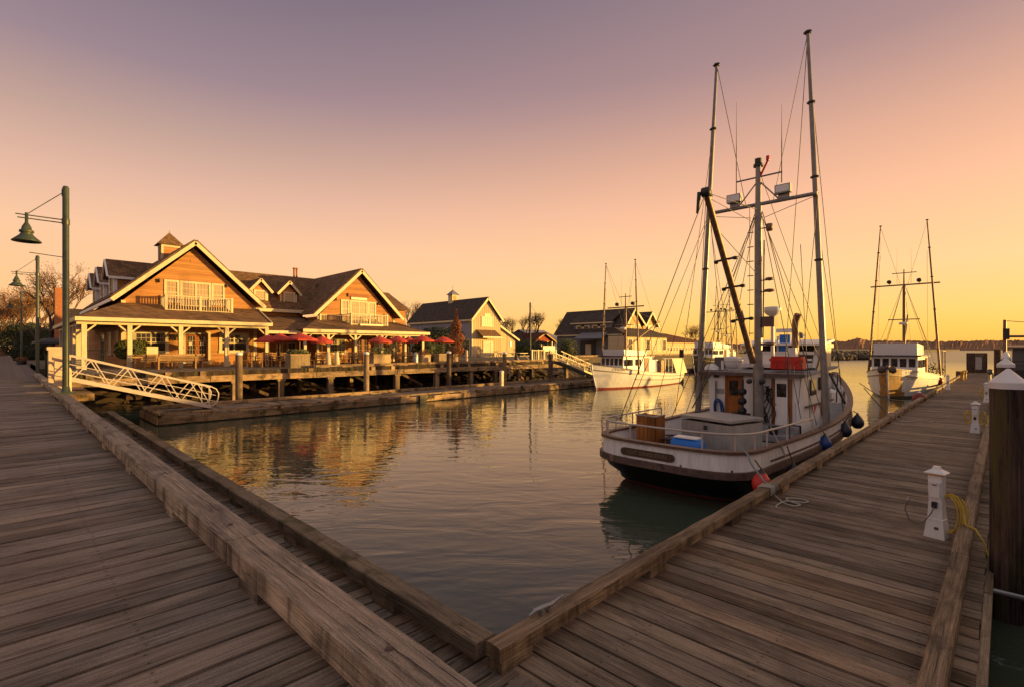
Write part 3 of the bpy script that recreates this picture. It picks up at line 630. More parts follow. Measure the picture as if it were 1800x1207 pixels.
def gangway(label,x0,z0,x1,z1,y0,y1,bays,hh,mat,loop=True):
    t=thing('gangway',label,'gangway',(x0,(y0+y1)/2,z0)); dx=(x1-x0);
    P=lambda u,y,v:(x0+dx*u,y,z0+(z1-z0)*u+v)
    for y in (y0,y1):
        mb=MB(); mb.bar(P(0,y,0),P(1,y,0),.05,.15)
        mb.bar(P(0,y,hh),P(1,y,hh),.05,.075)
        if loop: mb.path([P(1,y,hh),P(1.045,y,hh-.06),P(1.065,y,hh*.75),P(1.06,y,hh*.45),P(1.04,y,hh*.2),P(1,y,.02)],.03,8)
        mb.build('truss_chord',mat,t)
        for v in (.32,.62): MB().tube(P(0,y,hh*v),P(1.04 if loop else 1,y,hh*v),.017,n=6).build('side_rail',mat,t)
        mb=MB()
        for k in range(bays):
            u=k/bays; v=(k+1)/bays; m=(u+v)/2
            mb.bar(P(u+.01,y,.03),P(m,y,hh-.02),.035,.035); mb.bar(P(m+.02,y,hh-.02),P(v,y,.03),.035,.035)
        mb.bar(P(.985,y,0),P(.985,y,hh),.03); mb.build('brace',mat,t)
    mb=MB(); k=0
    while k<40: mb.bar(P(k/40+.002,y0+.03,.0),P(k/40+.002,y1-.03,.0),.06,.02); k+=1
    mb.poly([P(0,y0,-.03),P(1,y0,-.03),P(1,y1,-.03),P(0,y1,-.03)]); mb.build('walkway',M['galv'],t)
    MB().lathe(P(1,(y0+y1)/2,-.13),[(0,-.5),(.06,-.5),(.06,.5),(0,.5)],10,ax='y').build('roller',M['rubber'],t)
gangway('near painted metal truss gangway sloping from the gate pillars down to the floating dock',1.75,1.93,6.45,.50,25.3,26.5,4,.90,M['alu'])
gangway('far yellowish truss gangway sloping down to the floating dock left of the white boat',33.3,2.02,38.4,.60,27.0,28.2,7,.85,M['cream'],False)
# ------------------------------------------------------------------ floating dock (left)
fd=thing('floating_dock','long low floating dock with slotted timber sides below the restaurant pier','floating dock',(20,25.8,0))
planks('x',4.35,46,24.15,27.55,.33,.2).build('deck',M['deckR'],fd)
x=4.3
while x<46:
    e=min(x+5.6,46)
    timber(x,e-.02,24.1,24.28,.415,.50,'x',x).build('front_curb',M['pierX'],fd); timber(x,e-.02,27.4,27.58,.375,.52,'x',x+3).build('rear_curb',M['pierX'],fd)
    k=x+.1
    while k<e-.4:
        MB().box(k,k+.5,24.11,24.27,.332,.419,random.random()).build('spacer',M['pierX'],fd); MB().box(k,k+.7,27.41,27.57,.332,.379,random.random()).build('spacer',M['pierX'],fd); k+=1.42
    MB().box(x,e-.02,24.04,24.10,.05,.34,random.random()).build('fascia',M['pierX'],fd); x=e
timber(4.28,4.5,24.3,27.4,.375,.49,'y',51).build('end_curb',M['pierX'],fd); MB().box(4.22,4.28,24.05,27.6,.05,.33).build('end_fascia',M['pierX'],fd)
MB().box(4.3,46,24.12,27.5,-.4,.27,.1).build('float',M['creo'],fd)
t=thing('tyre_fender','square black rubber fender hanging on the front face of the floating dock','fender',(19,24,.1)); 
X,_=YP(742,700,24.0); MB().box(X-.22,X+.22,23.88,24.03,-.02,.42).build('pad',M['rubber'],t)
for i,(px,yt) in enumerate([(420,618.5),(644,618),(789,617),(887,618),(968,620)]):
    X,z=YP(px,yt,27.95)
    pile('piling','%s tall round piling from the left behind the floating dock'%['first','second','third','fourth','fifth'][i],X,27.95,.165 if i<4 else .2,-1,z-.08,M['pierZ'],'flat' if i<4 else None,'tall pilings behind the floating dock')
t=thing('power_pedestal','cream power pedestal on the floating dock beside the fourth tall piling','power pedestal',(27,26.4,.33)); X,_=YP(882,650,26.6)
MB().box(X-.11,X+.11,26.5,26.72,.33,1.35).build('body',M['cream'],t); MB().lathe((X,26.61,1.35),[(.17,0),(.17,.06),(.08,.12),(0,.12)],8).build('lid',M['white'],t)
rope('grey hoses looped on the fourth tall piling',[(27.7+.03*k%.2,27.72+.02*math.sin(k),1.1+.35*math.cos(k*.7)) for k in range(24)],M['galv'],.02,'hose')
# ------------------------------------------------------------------ restaurant pier
YPF=31.5
pr=thing('wooden_pier','long timber pier on square posts carrying the restaurant terrace','pier',(20,YPF,ZP))
planks('x',2.0,43.8,YPF+.05,44.2,ZP,.2).build('deck',M['deckR'],pr)
x=2.0
while x<43.5:
    e=min(x+6,43.6); tn=random.random()
    timber(x,e-.03,YPF-.08,YPF,1.25,1.60,'x',x+1).build('fascia_beam',M['pierX'],pr)
    MB().box(x,e,YPF,YPF+.05,1.58,ZP-.001,.1).build('deck_edge',M['creo'],pr)
    if x>8.5: timber(x,e-.03,YPF+.02,YPF+.24,ZP+.05,ZP+.19,'x',x+2).build('curb',M['pierX'],pr)
    k=x+.2
    while k<e-.7:
        if x>8.5: MB().box(k,k+.7,YPF+.03,YPF+.23,ZP,ZP+.052,random.random()).build('spacer',M['pierX'],pr)
        if random.random()<.5: MB().box(k+.5,k+.8,YPF-.06,YPF-.002,1.602,1.85,random.random()).build('cleat_block',M['pierX'],pr)
        k+=1.6
    x=e
for px in (413,493,580,697,767,827,870,912,935,995): 
    X,_=YP(px,660,YPF+.2); mb=MB(); mb.box(X-.17,X+.17,YPF+.05,YPF+.39,-1,1.12,random.random()); mb.box(X-.24,X+.24,YPF+.0,YPF+.44,1.12,1.249,random.random()); mb.build('post',M['pierZ'],pr)
for px in (445,526,617,660,720,800,850): 
    X,_=YP(px,660,YPF+4); mb=MB(); mb.box(X-.13,X+.13,YPF+3.9,YPF+4.2,-1,1.5,random.random()); mb.build('post',M['pierZ'],pr)
for k in range(9):
    x=9+k*3.9; MB().bar((x,YPF+1.2,1.4),(x+2.6,YPF+1.5,.2),.08,.18,random.random()).build('cross_brace',M['creo'],pr)
# drift rocks
rk=MB()
for i in range(260):
    x=random.uniform(4,44); y=random.uniform(29.5,37); z=bank(x,y); r=random.uniform(.12,.42)
    vs=[];n=6
    for a in range(4):
        for k in range(n):
            th=2*PI*k/n; ph=PI*(a+.5)/4; q=r*random.uniform(.75,1.2); vs.append((x+q*math.sin(ph)*math.cos(th),y+q*math.sin(ph)*math.sin(th),z+q*.6*math.cos(ph)))
    fs=[tuple(range(n))]
    for a in range(3):
        for k in range(n): fs.append((a*n+k,(a+1)*n+k,(a+1)*n+(k+1)%n,a*n+(k+1)%n))
    rk.add(vs,fs,random.random())
tag(rk.build('riprap',M['mud']),'dark rocks and mud on the bank below the pier','rocks',kind='stuff')
# ------------------------------------------------------------------ building helpers
def PB(mb,pl,c,u0,u1,v0,v1,w0,w1,t=.5):
    if pl=='Y': return mb.box(u0,u1,c-w1,c-w0,v0,v1,t)
    return mb.box(c-w1,c-w0,u0,u1,v0,v1,t)
def window(root,pl,c,u0,u1,v0,v1,cols=2,rows=3,fw=.10,glass='glass',frame='cream',name='window',split=None,sash=None):
    if u0>u1:u0,u1=u1,u0
    if v0>v1:v0,v1=v1,v0
    mb=MB()
    PB(mb,pl,c,u0,u1,v1-fw,v1,0,.06);PB(mb,pl,c,u0-.03,u1+.03,v0,v0+fw,0,.075)
    PB(mb,pl,c,u0,u0+fw,v0+fw,v1-fw,0,.06);PB(mb,pl,c,u1-fw,u1,v0+fw,v1-fw,0,.06)
    a0,a1,b0,b1=u0+fw,u1-fw,v0+fw,v1-fw
    panes=[(a0,a1)]
    if split:
        g=(a1-a0)/split; panes=[(a0+g*i,a0+g*(i+1)) for i in range(split)]
        for i in range(1,split): PB(mb,pl,c,a0+g*i-.05,a0+g*i+.05,b0,b1,0,.05)
    for p0,p1 in panes:
        bb0=b0 if sash is None else b0+(b1-b0)*sash
        if sash: PB(mb,pl,c,p0,p1,bb0-.03,bb0+.03,0,.04)
        for i in range(1,cols): u=p0+(p1-p0)*i/cols; PB(mb,pl,c,u-.012,u+.012,bb0,b1,0,.03)
        for j in range(1,rows): v=bb0+(b1-bb0)*j/rows; PB(mb,pl,c,p0,p1,v-.012,v+.012,0,.028)
    f=mb.build(name,M[frame],root)
    g=MB(); PB(g,pl,c,a0,a1,b0,b1,.003,.014); g.build('pane',M[glass],f)
    return f
def roof2(root,ridge0,ridge1,el0,el1,er0,er1,mat='roof',th=.12,name='roof'):
    """two sloping slabs; ridge0/1 end points, el = left eave ends, er = right eave ends"""
    mb=MB(); mb.slab([el0,ridge0,ridge1,el1][::-1],th); mb.slab([er0,er1,ridge1,ridge0][::-1],th)
    # make normals consistent
    return mb.build(name,M[mat],root)
def rake(root,p,q,mat='cream',w=.06,h=.26,name='rake_board'):
    return MB().bar(p,q,w,h).build(name,M[mat],root)
def gable_wall(mb,pl,c,u0,u1,zb,ze,up,zp,th=.15):
    pts=[(u0,zb),(u1,zb),(u1,ze),(up,zp),(u0,ze)]
    f=[(u,c,v) if pl=='Y' else (c,u,v) for u,v in pts]; b=[(u,c+th,v) if pl=='Y' else (c+th,u,v) for u,v in pts]
    n=5; fs=[tuple(range(n)),tuple(range(2*n-1,n-1,-1))]+[(i,i+n,(i+1)%n+n,(i+1)%n) for i in range(n)]
    if pl=='X': fs=[x[::-1] for x in fs]
    mb.add(f+b,fs,.5)
def balustrade(root,p,q,z0,z1,n,pw=.13,posts=(0,1),mat='cream'):
    p=Vector((*p,0));q=Vector((*q,0));d=(q-p)
    rl=MB(); rl.bar(p+Vector((0,0,z1)),q+Vector((0,0,z1)),.09,.06); rl.bar(p+Vector((0,0,z0+.1)),q+Vector((0,0,z0+.1)),.06,.06)
    b=rl.build('railing',M[mat],root); mb=MB()
    for i in range(n): x=p+d*((i+.5)/n); mb.bar(x+Vector((0,0,z0+.1)),x+Vector((0,0,z1)),.035)
    mb.build('balusters',M[mat],b)
    for u in posts: x=p+d*u; MB().box(x.x-pw/2,x.x+pw/2,x.y-pw/2,x.y+pw/2,z0-.12,z1+.08).build('railing_post',M[mat],b)
def wall_lamp(root,x,y,z):
    MB().lathe((x,y-.12,z),[(0,.2),(.05,.16),(.09,.08),(.06,.05),(.06,-.08),(.03,-.1),(0,-.1)],8).build('wall_lamp',M['blackm'],root)
def porch_post(root,x,y,z0,z1,arms='lr',plinth=False,w=.24):
    mb=MB(); mb.box(x-w/2,x+w/2,y-w/2,y+w/2,z0,z1)
    if plinth: mb.box(x-w*.8,x+w*.8,y-w*.8,y+w*.8,z0,z0+.3)
    if 'l' in arms: mb.bar((x-w/2,y,z1-.42),(x-w/2-.42,y,z1-.02),.09)
    if 'r' in arms: mb.bar((x+w/2,y,z1-.42),(x+w/2+.42,y,z1-.02),.09)
    return mb.build('porch_post',M['cream'],root)
# ------------------------------------------------------------------ restaurant, left house
b1=thing('restaurant_building','large cedar clad restaurant with white trimmed gable, balcony, cupola and hipped porch, leftmost','building',(9.6,42,ZP))
XL,XR,YF,YB=5.45,13.85,42.0,61.0
mb=MB(); gable_wall(mb,'Y',YF,XL,XR,ZP-.3,6.25,9.62,10.35); mb.build('gable_wall',M['cedar'],b1)
mb=MB(); mb.box(XL,XL+.15,YF+.15,YB,ZP-.3,6.3); mb.box(XR-.15,XR,YF+.15,YB,ZP-.3,6.3); gable_wall(mb,'Y',YB,XL,XR,ZP-.3,6.25,9.62,10.35); mb.build('side_wall',M['cedar'],b1)
roof2(b1,(9.6,41.45,10.82),(9.6,61.4,10.82),(4.9,41.45,6.42),(4.9,61.4,6.42),(14.3,41.45,6.42),(14.3,61.4,6.42))
rake(b1,(4.85,41.42,6.26),(9.62,41.42,10.68)); rake(b1,(9.58,41.42,10.68),(14.35,41.42,6.26))
MB().box(4.84,4.94,41.5,61.4,6.2,6.42).build('gutter_board',M['white'],b1)
for x0,x1 in ((XL-.04,XL+.2),(XR-.2,XR+.04)): MB().box(x0,x1,YF-.05,YF-.003,ZP,6.3).build('corner_board',M['cream'],b1)
# gable windows
window(b1,'Y',YF,7.81,8.71,6.3,7.92,3,2,.13,'glassw',sash=.45); window(b1,'Y',YF,8.76,10.7,6.05,7.92,4,4,.14,'glassw',split=2); window(b1,'Y',YF,10.74,11.62,6.3,7.92,3,2,.13,'glassw',sash=.45)
wall_lamp(b1,7.49,YF,7.74); wall_lamp(b1,11.72,YF,7.75)
MB().box(9.4,9.85,YF-.03,YF-.002,9.35,9.47).build('vent',M['cedarp'],b1)
# balcony
bal=MB().box(7.66,11.76,40.6,41.98,5.2,5.62).build('balcony',M['cedarp'],b1)
balustrade(b1,(7.66,40.66),(11.74,40.66),5.62,6.70,26,posts=(0,.5,1)); balustrade(b1,(7.66,40.8),(7.66,41.9),5.62,6.70,7,posts=(1,)); balustrade(b1,(11.74,40.8),(11.74,41.9),5.62,6.70,7,posts=(1,))
# porch roof
zf,zw=4.93,6.15
mb=MB(); th=.1
mb.slab([(2.86,38.2,zf),(13.69,38.2,zf),(13.95,YF+.0,zw),(5.45,YF,zw)],th); mb.slab([(2.86,57.0,zf),(2.86,38.2,zf),(5.45,YF,zw),(5.45,57.0,zw)],th); mb.build('porch_roof',M['roof'],b1)
mb=MB(); mb.box(2.80,13.72,38.12,38.2,4.70,4.93); mb.box(2.78,2.86,38.2,57,4.70,4.93); mb.box(2.9,13.6,38.62,38.78,4.52,4.69); mb.box(3.1,3.26,38.8,57,4.52,4.69); mb.build('porch_fascia',M['cream'],b1)
MB().box(2.9,13.6,38.25,41.98,4.69,4.70).build('porch_ceiling',M['brown'],b1); MB().box(2.9,5.4,42,57,4.69,4.70).build('porch_ceiling',M['brown'],b1)
rake(b1,(13.70,38.2,4.93),(13.97,42,6.17),h=.12)
for x,ar,pl in ((3.25,'r',0),(5.41,'lr',0),(8.11,'lr',0),(10.84,'lr',1),(13.5,'l',0)): porch_post(b1,x,38.72,ZP,4.53,ar,pl)
for y in (41.4,43.5,45.8,48.5,51.5,55): porch_post(b1,3.2,y,ZP,4.53,'',0)
# ground floor front
def W1(x0,y0,x1,y1,**k):
    a=YP(x0,y0,YF); c=YP(x1,y1,YF); return window(b1,'Y',YF,a[0],c[0],c[1],a[1],**k)
W1(233,580.7,296,621,cols=3,rows=2,fw=.2,split=2,sash=.5); W1(385,584,437,620,cols=3,rows=2,fw=.2,split=2,sash=.5)
dr=window(b1,'Y',YF,8.95,10.66,2.02,4.28,1,1,.14,'glass',name='door_frame')
for u0,u1 in ((9.08,9.79),(9.81,10.52)):
    mb=MB(); PB(mb,'Y',YF,u0,u0+.13,2.1,4.1,.02,.055); PB(mb,'Y',YF,u1-.13,u1,2.1,4.1,.02,.055); PB(mb,'Y',YF,u0,u1,2.1,2.4,.02,.054); PB(mb,'Y',YF,u0,u1,3.95,4.1,.02,.054)
    d=mb.build('door',M['door'],b1); m2=MB()
    for i in (1,2): u=u0+.13+(u1-u0-.26)*i/3; PB(m2,'Y',YF,u-.01,u+.01,2.4,3.95,.02,.045)
    for j in range(1,5): v=2.4+1.55*j/5; PB(m2,'Y',YF,u0+.13,u1-.13,v-.008,v+.008,.02,.044)
    m2.build('muntins',M['cream'],d); m3=MB(); PB(m3,'Y',YF,u0+.2,u0+.4,3.3,3.55,.046,.05); m3.build('notice',M['signw'],d)
m3=MB(); PB(m3,'Y',YF,9.74,9.77,3.0,3.25,.056,.09); m3.build('door_handle',M['galv'],b1)
for px in (205,255,290,345,380,430):      # hanging baskets / swags under the porch
    X,z=YP(px,600,41.0)
# swag sign
t=MB()
for k in range(60): 
    X,z=YP(332*1.0-24+random.uniform(-8,8),593+random.uniform(-5,5),41.9); t.lathe((X,41.8,z),[(0,.05),(.06,0),(0,-.05)],5)
t.build('wall_ornament',M['blackm'],b1)
# side wall (shade) windows and door
for a,c in (((190,582),(197,620)),((203,581),(209,623))):
    p=XP(a[0],a[1],XL); q=XP(c[0],c[1],XL); window(b1,'X',XL,q[0],p[0],2.6,4.3,1,1,.12,'glassw')
window(b1,'X',XL,50,52.4,2.0,4.3,2,4,.12); balustrade(b1,(3.4,52.5),(5.4,52.5),ZP+.02,2.95,12,posts=(0,1))
# dormers on the left slope
for i,yc in enumerate((47.5,52.6,57.5)):
    zr=9.72; xf=5.55; hw=1.15
    mb=MB(); gable_wall(mb,'X',xf,yc-hw,yc+hw,6.9,8.35,yc,9.5); mb.box(xf+.15,8.2,yc-hw,yc-hw+.12,6.9,8.5); mb.box(xf+.15,8.2,yc+hw-.12,yc+hw,6.9,8.5); dm=mb.build('dormer',M['cedar'],b1)
    mb=MB(); mb.slab([(5.2,yc-1.45,8.35),(8.4,yc-1.45,8.35),(9.2,yc,zr),(5.2,yc,zr)],.08); mb.slab([(5.2,yc,zr),(9.2,yc,zr),(8.4,yc+1.45,8.35),(5.2,yc+1.45,8.35)],.08); mb.build('dormer_roof',M['roof'],dm)
    mb=MB(); mb.bar((5.17,yc-1.5,8.25),(5.17,yc,9.66),.05,.17,up=(1,0,0)); mb.bar((5.17,yc+1.5,8.25),(5.17,yc,9.66),.05,.17,up=(1,0,0)); mb.box(5.2,8.0,yc-1.5,yc-1.44,8.15,8.33)
    mb.box(xf-.04,xf-.004,yc-hw,yc-hw+.2,6.9,8.4); mb.box(xf-.04,xf-.004,yc+hw-.2,yc+hw,6.9,8.4); mb.box(xf,xf+.2,yc-hw-.03,yc-hw-.003,6.9,8.4); mb.build('dormer_trim',M['white'],dm)
    window(dm,'X',xf,yc-.55,yc+.55,7.2,8.4,2,3,.1)
# cupola
cu=thing('cupola','small square cupola with pyramid roof on the left restaurant ridge','cupola',(9.6,49.7,10.6))
mb=MB(); mb.box(8.98,10.22,49.1,50.3,10.0,11.55); mb.build('walls',M['cedarp'],cu)
mb=MB()
for x0,x1 in ((8.93,9.08),(10.12,10.27)): mb.box(x0,x1,49.04,49.095,10.0,11.5)
mb.box(8.93,10.27,49.03,49.09,11.42,11.6); mb.box(8.91,8.975,49.06,50.3,11.42,11.6); mb.box(8.92,8.976,49.0,49.15,10,11.4); mb.box(8.92,8.976,50.15,50.3,10,11.4); mb.build('trim',M['cream'],cu)
MB().box(8.95,8.979,49.3,50.1,10.9,11.4).build('louvre',M['blackm'],cu)
mb=MB(); a=[(8.65,48.85,11.6),(10.55,48.85,11.6),(10.55,50.55,11.6),(8.65,50.55,11.6)]; tp=(9.6,49.7,12.75); mb.add(a+[tp],[(0,1,4),(1,2,4),(2,3,4),(3,0,4),(3,2,1,0)]); mb.tube((9.6,49.7,12.6),(9.6,49.7,13.0),.03,.0); mb.build('roof',M['roof'],cu)
# ------------------------------------------------------------------ connecting wing
b2=thing('connecting_wing','lower cedar wing with two small gabled dormers between the two big restaurant gables','building',(16.3,44.8,ZP))
mb=MB(); mb.box(14,18.74,44.9,45.05,ZP-.3,6.45); mb.box(14,18.74,44.9,52,6.30,6.35); mb.build('wall',M['cedar'],b2)
zr2=9.9; yr2=48.3
mb=MB(); mb.slab([(13.0,44.4,6.42),(19.6,44.4,6.42),(21.5,yr2,zr2),(10.2,yr2,zr2)],.12); mb.slab([(10.2,yr2,zr2),(21.5,yr2,zr2),(21.5,52.2,6.42),(10.2,52.2,6.42)],.12); mb.build('roof',M['roof'],b2)
MB().box(13.95,19.4,44.3,44.4,6.18,6.44).build('eave_board',M['cream'],b2)
for pk,l,r_,wa,wb in (((459,489.5),(439,510),(480,514),(446,509),(469,532.6)),((509.4,494),(488,515),(529,518.6),(498,513),(518.5,536))):
    Yd=45.3; p=YP(*pk,Yd-.3); a=YP(*l,Yd-.3); c=YP(*r_,Yd-.3); w0=YP(*wa,Yd); w1=YP(*wb,Yd); xc=p[0]; hw=(c[0]-a[0])/2; ze=(a[1]+c[1])/2
    mb=MB(); gable_wall(mb,'Y',Yd,xc-hw+.28,xc+hw-.28,6.6,ze+.1,xc,p[1]-.28); mb.box(xc-hw+.28,xc-hw+.36,Yd+.15,48,6.8,ze+.1); mb.box(xc+hw-.36,xc+hw-.28,Yd+.15,48,6.8,ze+.1); dm=mb.build('dormer',M['cedar'],b2)
    roof2(dm,(xc,Yd-.3,p[1]),(xc,48.2,p[1]),(xc-hw,Yd-.3,ze),(xc-hw,47.2,ze),(xc+hw,Yd-.3,ze),(xc+hw,47.2,ze),th=.08,name='dormer_roof')
    mb=MB(); mb.bar((xc-hw-.02,Yd-.33,ze-.08),(xc+.02,Yd-.33,p[1]-.07),.05,.2); mb.bar((xc-.02,Yd-.33,p[1]-.07),(xc+hw+.02,Yd-.33,ze-.08),.05,.2); mb.box(xc-hw+.28,xc-hw+.4,Yd-.04,Yd-.003,6.6,ze); mb.box(xc+hw-.4,xc+hw-.28,Yd-.04,Yd-.003,6.6,ze); mb.build('dormer_trim',M['cream'],dm)
    window(dm,'Y',Yd,w0[0],w1[0],w1[1],w0[1],3,4,.14,'glassw')
MB().slab([(13.7,39.0,4.42),(16.4,39.0,4.42),(19.0,44.88,5.9),(13.87,44.88,5.9)],.1).build('porch_roof',M['roof'],b2)
MB().box(13.72,16.2,38.92,39.0,4.2,4.42).build('porch_fascia',M['cream'],b2)
for a,c in (((485,590),(497,632)),((504,601),(521,622)),((525,597),(534,625))):
    p=YP(*a,44.9); q=YP(*c,44.9); window(b2,'Y',44.9,p[0],q[0],max(2.0,q[1]),p[1],2,4,.13)
for xx,yy in ((517,483),(521.5,484)):
    X,z=YP(xx,yy,yr2); tt=MB().tube((X,yr2,9.7),(X,yr2,10.75),.09); tt.lathe((X,yr2,10.75),[(.13,-.12),(.13,0),(0,.02)],10); tt.build('flue_pipe',M['brick'],b2)
# ------------------------------------------------------------------ restaurant, right house
b3=thing('restaurant_building','second cedar restaurant house with signs and balcony on its gable, right of the wing','building',(22.6,42,ZP))
XL,XR=18.74,26.4
mb=MB(); gable_wall(mb,'Y',YF,XL,XR,ZP-.3,5.75,22.62,9.8); mb.build('gable_wall',M['cedar'],b3)
mb=MB(); mb.box(XL,XL+.15,YF+.15,58,ZP-.3,5.8); mb.box(XR-.15,XR,YF+.15,58,ZP-.3,5.8); mb.build('side_wall',M['cedar'],b3)
roof2(b3,(22.65,41.45,10.22),(22.65,58,10.22),(18.3,41.45,5.98),(18.3,58,5.98),(27.0,41.45,5.98),(27.0,58,5.98))
rake(b3,(18.26,41.42,5.83),(22.67,41.42,10.08)); rake(b3,(22.63,41.42,10.08),(27.04,41.42,5.83))
for x0,x1 in ((XL-.04,XL+.18),(XR-.18,XR+.04)): MB().box(x0,x1,YF-.05,YF-.003,ZP,5.85).build('corner_board',M['cream'],b3)
window(b3,'Y',YF,20.9,21.7,6.0,7.42,2,2,.13,'glassw',sash=.4); window(b3,'Y',YF,21.76,23.5,5.6,7.42,4,3,.14,'glassw',split=2); window(b3,'Y',YF,23.54,24.35,5.8,7.38,3,4,.13,'glassw')
wall_lamp(b3,20.4,YF,7.35); wall_lamp(b3,24.65,YF,7.2)
sg=MB().box(21.55,23.6,YF-.14,YF-.01,7.72,8.02).build('gable_sign',M['brick'],b3); MB().box(21.85,23.4,YF-.10,YF-.012,7.48,7.70).build('lower_board',M['signw'],sg)
RX=Matrix.Rotation(R(90),4,'X')
text('SALTERN & BARKERS',.20,M['cedarp'],sg,mtx=Matrix.Translation((22.58,YF-.145,7.87))@RX)
MB().box(21.0,24.55,40.2,41.98,4.78,5.08).build('balcony',M['cedarp'],b3)
balustrade(b3,(21.0,40.26),(24.52,40.26),5.08,6.06,24,posts=(0,.5,1)); balustrade(b3,(21.0,40.4),(21.0,41.9),5.08,6.06,8,posts=(1,)); balustrade(b3,(24.52,40.4),(24.52,41.9),5.08,6.06,8,posts=(1,)); balustrade(b3,(18.9,41.7),(20.95,41.7),5.1,5.95,13,posts=(0,1))
s2=MB().box(21.75,24.0,40.08,40.19,4.76,5.22).build('name_sign',M['signw'],b3); text('PEKAUKINI',.34,M['signtx'],s2,mtx=Matrix.Translation((22.87,40.075,4.99))@RX)
zf,zw=4.58,5.6
mb=MB(); mb.slab([(16.0,38.2,zf),(27.7,38.2,zf),(26.5,YF,zw),(18.74,YF,zw)],.1); mb.slab([(27.7,38.2,zf),(28.6,50,zf),(26.5,50,zw),(26.5,YF,zw)],.1); mb.slab([(16.0,44.0,zf),(16.0,38.2,zf),(18.74,YF,zw),(18.74,44,zw)],.1); mb.build('porch_roof',M['roof'],b3)
mb=MB(); mb.box(15.95,27.75,38.12,38.2,4.34,4.58); mb.box(27.68,27.75,38.2,49,4.34,4.58); mb.box(16.1,27.5,38.62,38.78,4.2,4.33); mb.build('porch_fascia',M['cream'],b3); MB().box(16.0,27.6,38.25,41.98,4.335,4.34).build('porch_ceiling',M['brown'],b3)
for px in (536,576.7,624.5,671,712,743):
    X,_=YP(px,640,38.7); porch_post(b3,X,38.7,ZP,4.21,'lr',0,.2)
for X,Y in ((27.4,42.0),(27.4,45.5)): porch_post(b3,X,Y,ZP,4.21,'',0,.2)
for a,c,k in (((579,594),(608,622),dict(cols=4,rows=3,split=2,fw=.14)),((657,597),(668,622),dict(cols=2,rows=4)),((684,600),(697,620),dict(cols=2,rows=3))):
    p=YP(*a,YF); q=YP(*c,YF); window(b3,'Y',YF,p[0],q[0],q[1],p[1],**k)
for a,c in (((626,595),(637,634)),((638,595),(649,634))):
    p=YP(*a,YF); q=YP(*c,YF); window(b3,'Y',YF,p[0],q[0],ZP+.05,p[1],2,4,.1,'glass','door','door')
mb=MB(); X0=27; mb.box(26.4,30.9,47.0,55,ZP,7.4); cw=mb.build('cross_wing',M['cedar'],b3); mb=MB(); mb.slab([(24.5,46.6,7.3),(31.2,46.6,7.3),(31.2,51,9.5),(22.7,51,9.5)],.12); mb.slab([(22.7,51,9.5),(31.2,51,9.5),(31.2,55.4,7.3),(24.5,55.4,7.3)],.12); mb.build('cross_roof',M['roof'],cw)
# ------------------------------------------------------------------ board and batten barn
b4=thing('barn_building','grey blue barn with sunlit pale batten gable, small cupola and canopy over its door','building',(55,57,ZP))
Yb=57.0
pk=YP(860,523,Yb-.4); l=YP(829.5,561,Yb-.4); r_=YP(886,563,Yb-.4); xl=l[0]+.35; xr=r_[0]-.4; xc=(xl+xr)/2; ze=l[1]-.05; zp=pk[1]
yb=XP(745.6,534.4,xc)[0]
mb=MB(); gable_wall(mb,'Y',Yb,xl,xr,ZP-.4,ze,xc,zp-.35)
u=xl
while u<xr:
    zz=ze+(zp-.4-ze)*(1-abs(u-xc)/((xr-xl)/2)); mb.box(u,u+.05,Yb-.03,Yb-.001,ZP,zz); u+=.42
mb.build('gable_wall',M['yellowb'],b4)
mb=MB(); mb.box(xl,xl+.15,Yb+.15,yb,ZP-.4,ze+.05); mb.box(xr-.15,xr,Yb+.15,yb,ZP-.4,ze+.05); 
u=Yb+.3
while u<yb: mb.box(xl-.03,xl-.001,u,u+.05,ZP,ze); u+=.55
mb.build('side_wall',M['bluegrey'],b4)
roof2(b4,(xc,Yb-.4,zp),(xc,yb+.4,zp),(l[0],Yb-.4,l[1]),(l[0],yb+.4,l[1]),(2*xc-l[0],Yb-.4,l[1]),(2*xc-l[0],yb+.4,l[1]),'roofd')
rake(b4,(l[0],Yb-.45,l[1]-.15),(xc+.02,Yb-.45,zp-.15),h=.3); rake(b4,(xc-.02,Yb-.45,zp-.15),(2*xc-l[0],Yb-.45,l[1]-.15),h=.3)
MB().box(l[0]-.06,l[0]+.0,Yb-.4,yb+.4,l[1]-.28,l[1]).build('gutter_board',M['cream'],b4)
MB().box(xl-.04,xl+.16,Yb-.05,Yb-.031,ZP,ze).build('corner_board',M['cream'],b4)
a=YP(846,556,Yb); c=YP(867,575,Yb); window(b4,'Y',Yb-.03,a[0],c[0],c[1],a[1],6,3,.14,'glassw'); a2=YP(851,551,Yb); MB().box(a[0]+.6,c[0]-.6,Yb-.08,Yb-.03,a[1],a2[1]).build('transom',M['cream'],b4)
a=YP(849,599,Yb); c=YP(863,622,Yb); window(b4,'Y',Yb-.03,a[0],c[0],c[1],a[1],4,4,.14,'glassw',name='door'); MB().box(c[0],c[0]+.45,Yb-.06,Yb-.03,c[1],a[1]).build('shutter',M['door'],b4)
a=YP(846,579,Yb-1.2); c=YP(879.5,592,Yb-1.2); mb=MB(); mb.slab([(a[0],Yb-1.6,c[1]),(c[0],Yb-1.6,c[1]),(c[0],Yb-.03,a[1]),(a[0],Yb-.03,a[1])],.08); 
cn=mb.build('canopy',M['roof'],b4); MB().box(a[0],c[0],Yb-1.66,Yb-1.6,c[1]-.22,c[1]).build('canopy_trim',M['cream'],cn)
mb=MB(); mb.box(a[0],a[0]+2.6,Yb-1.3,Yb-.9,ZP,ZP+.6); mb.build('step',M['yellowb'],b4)
cy=XP(796,530,xc)[0]
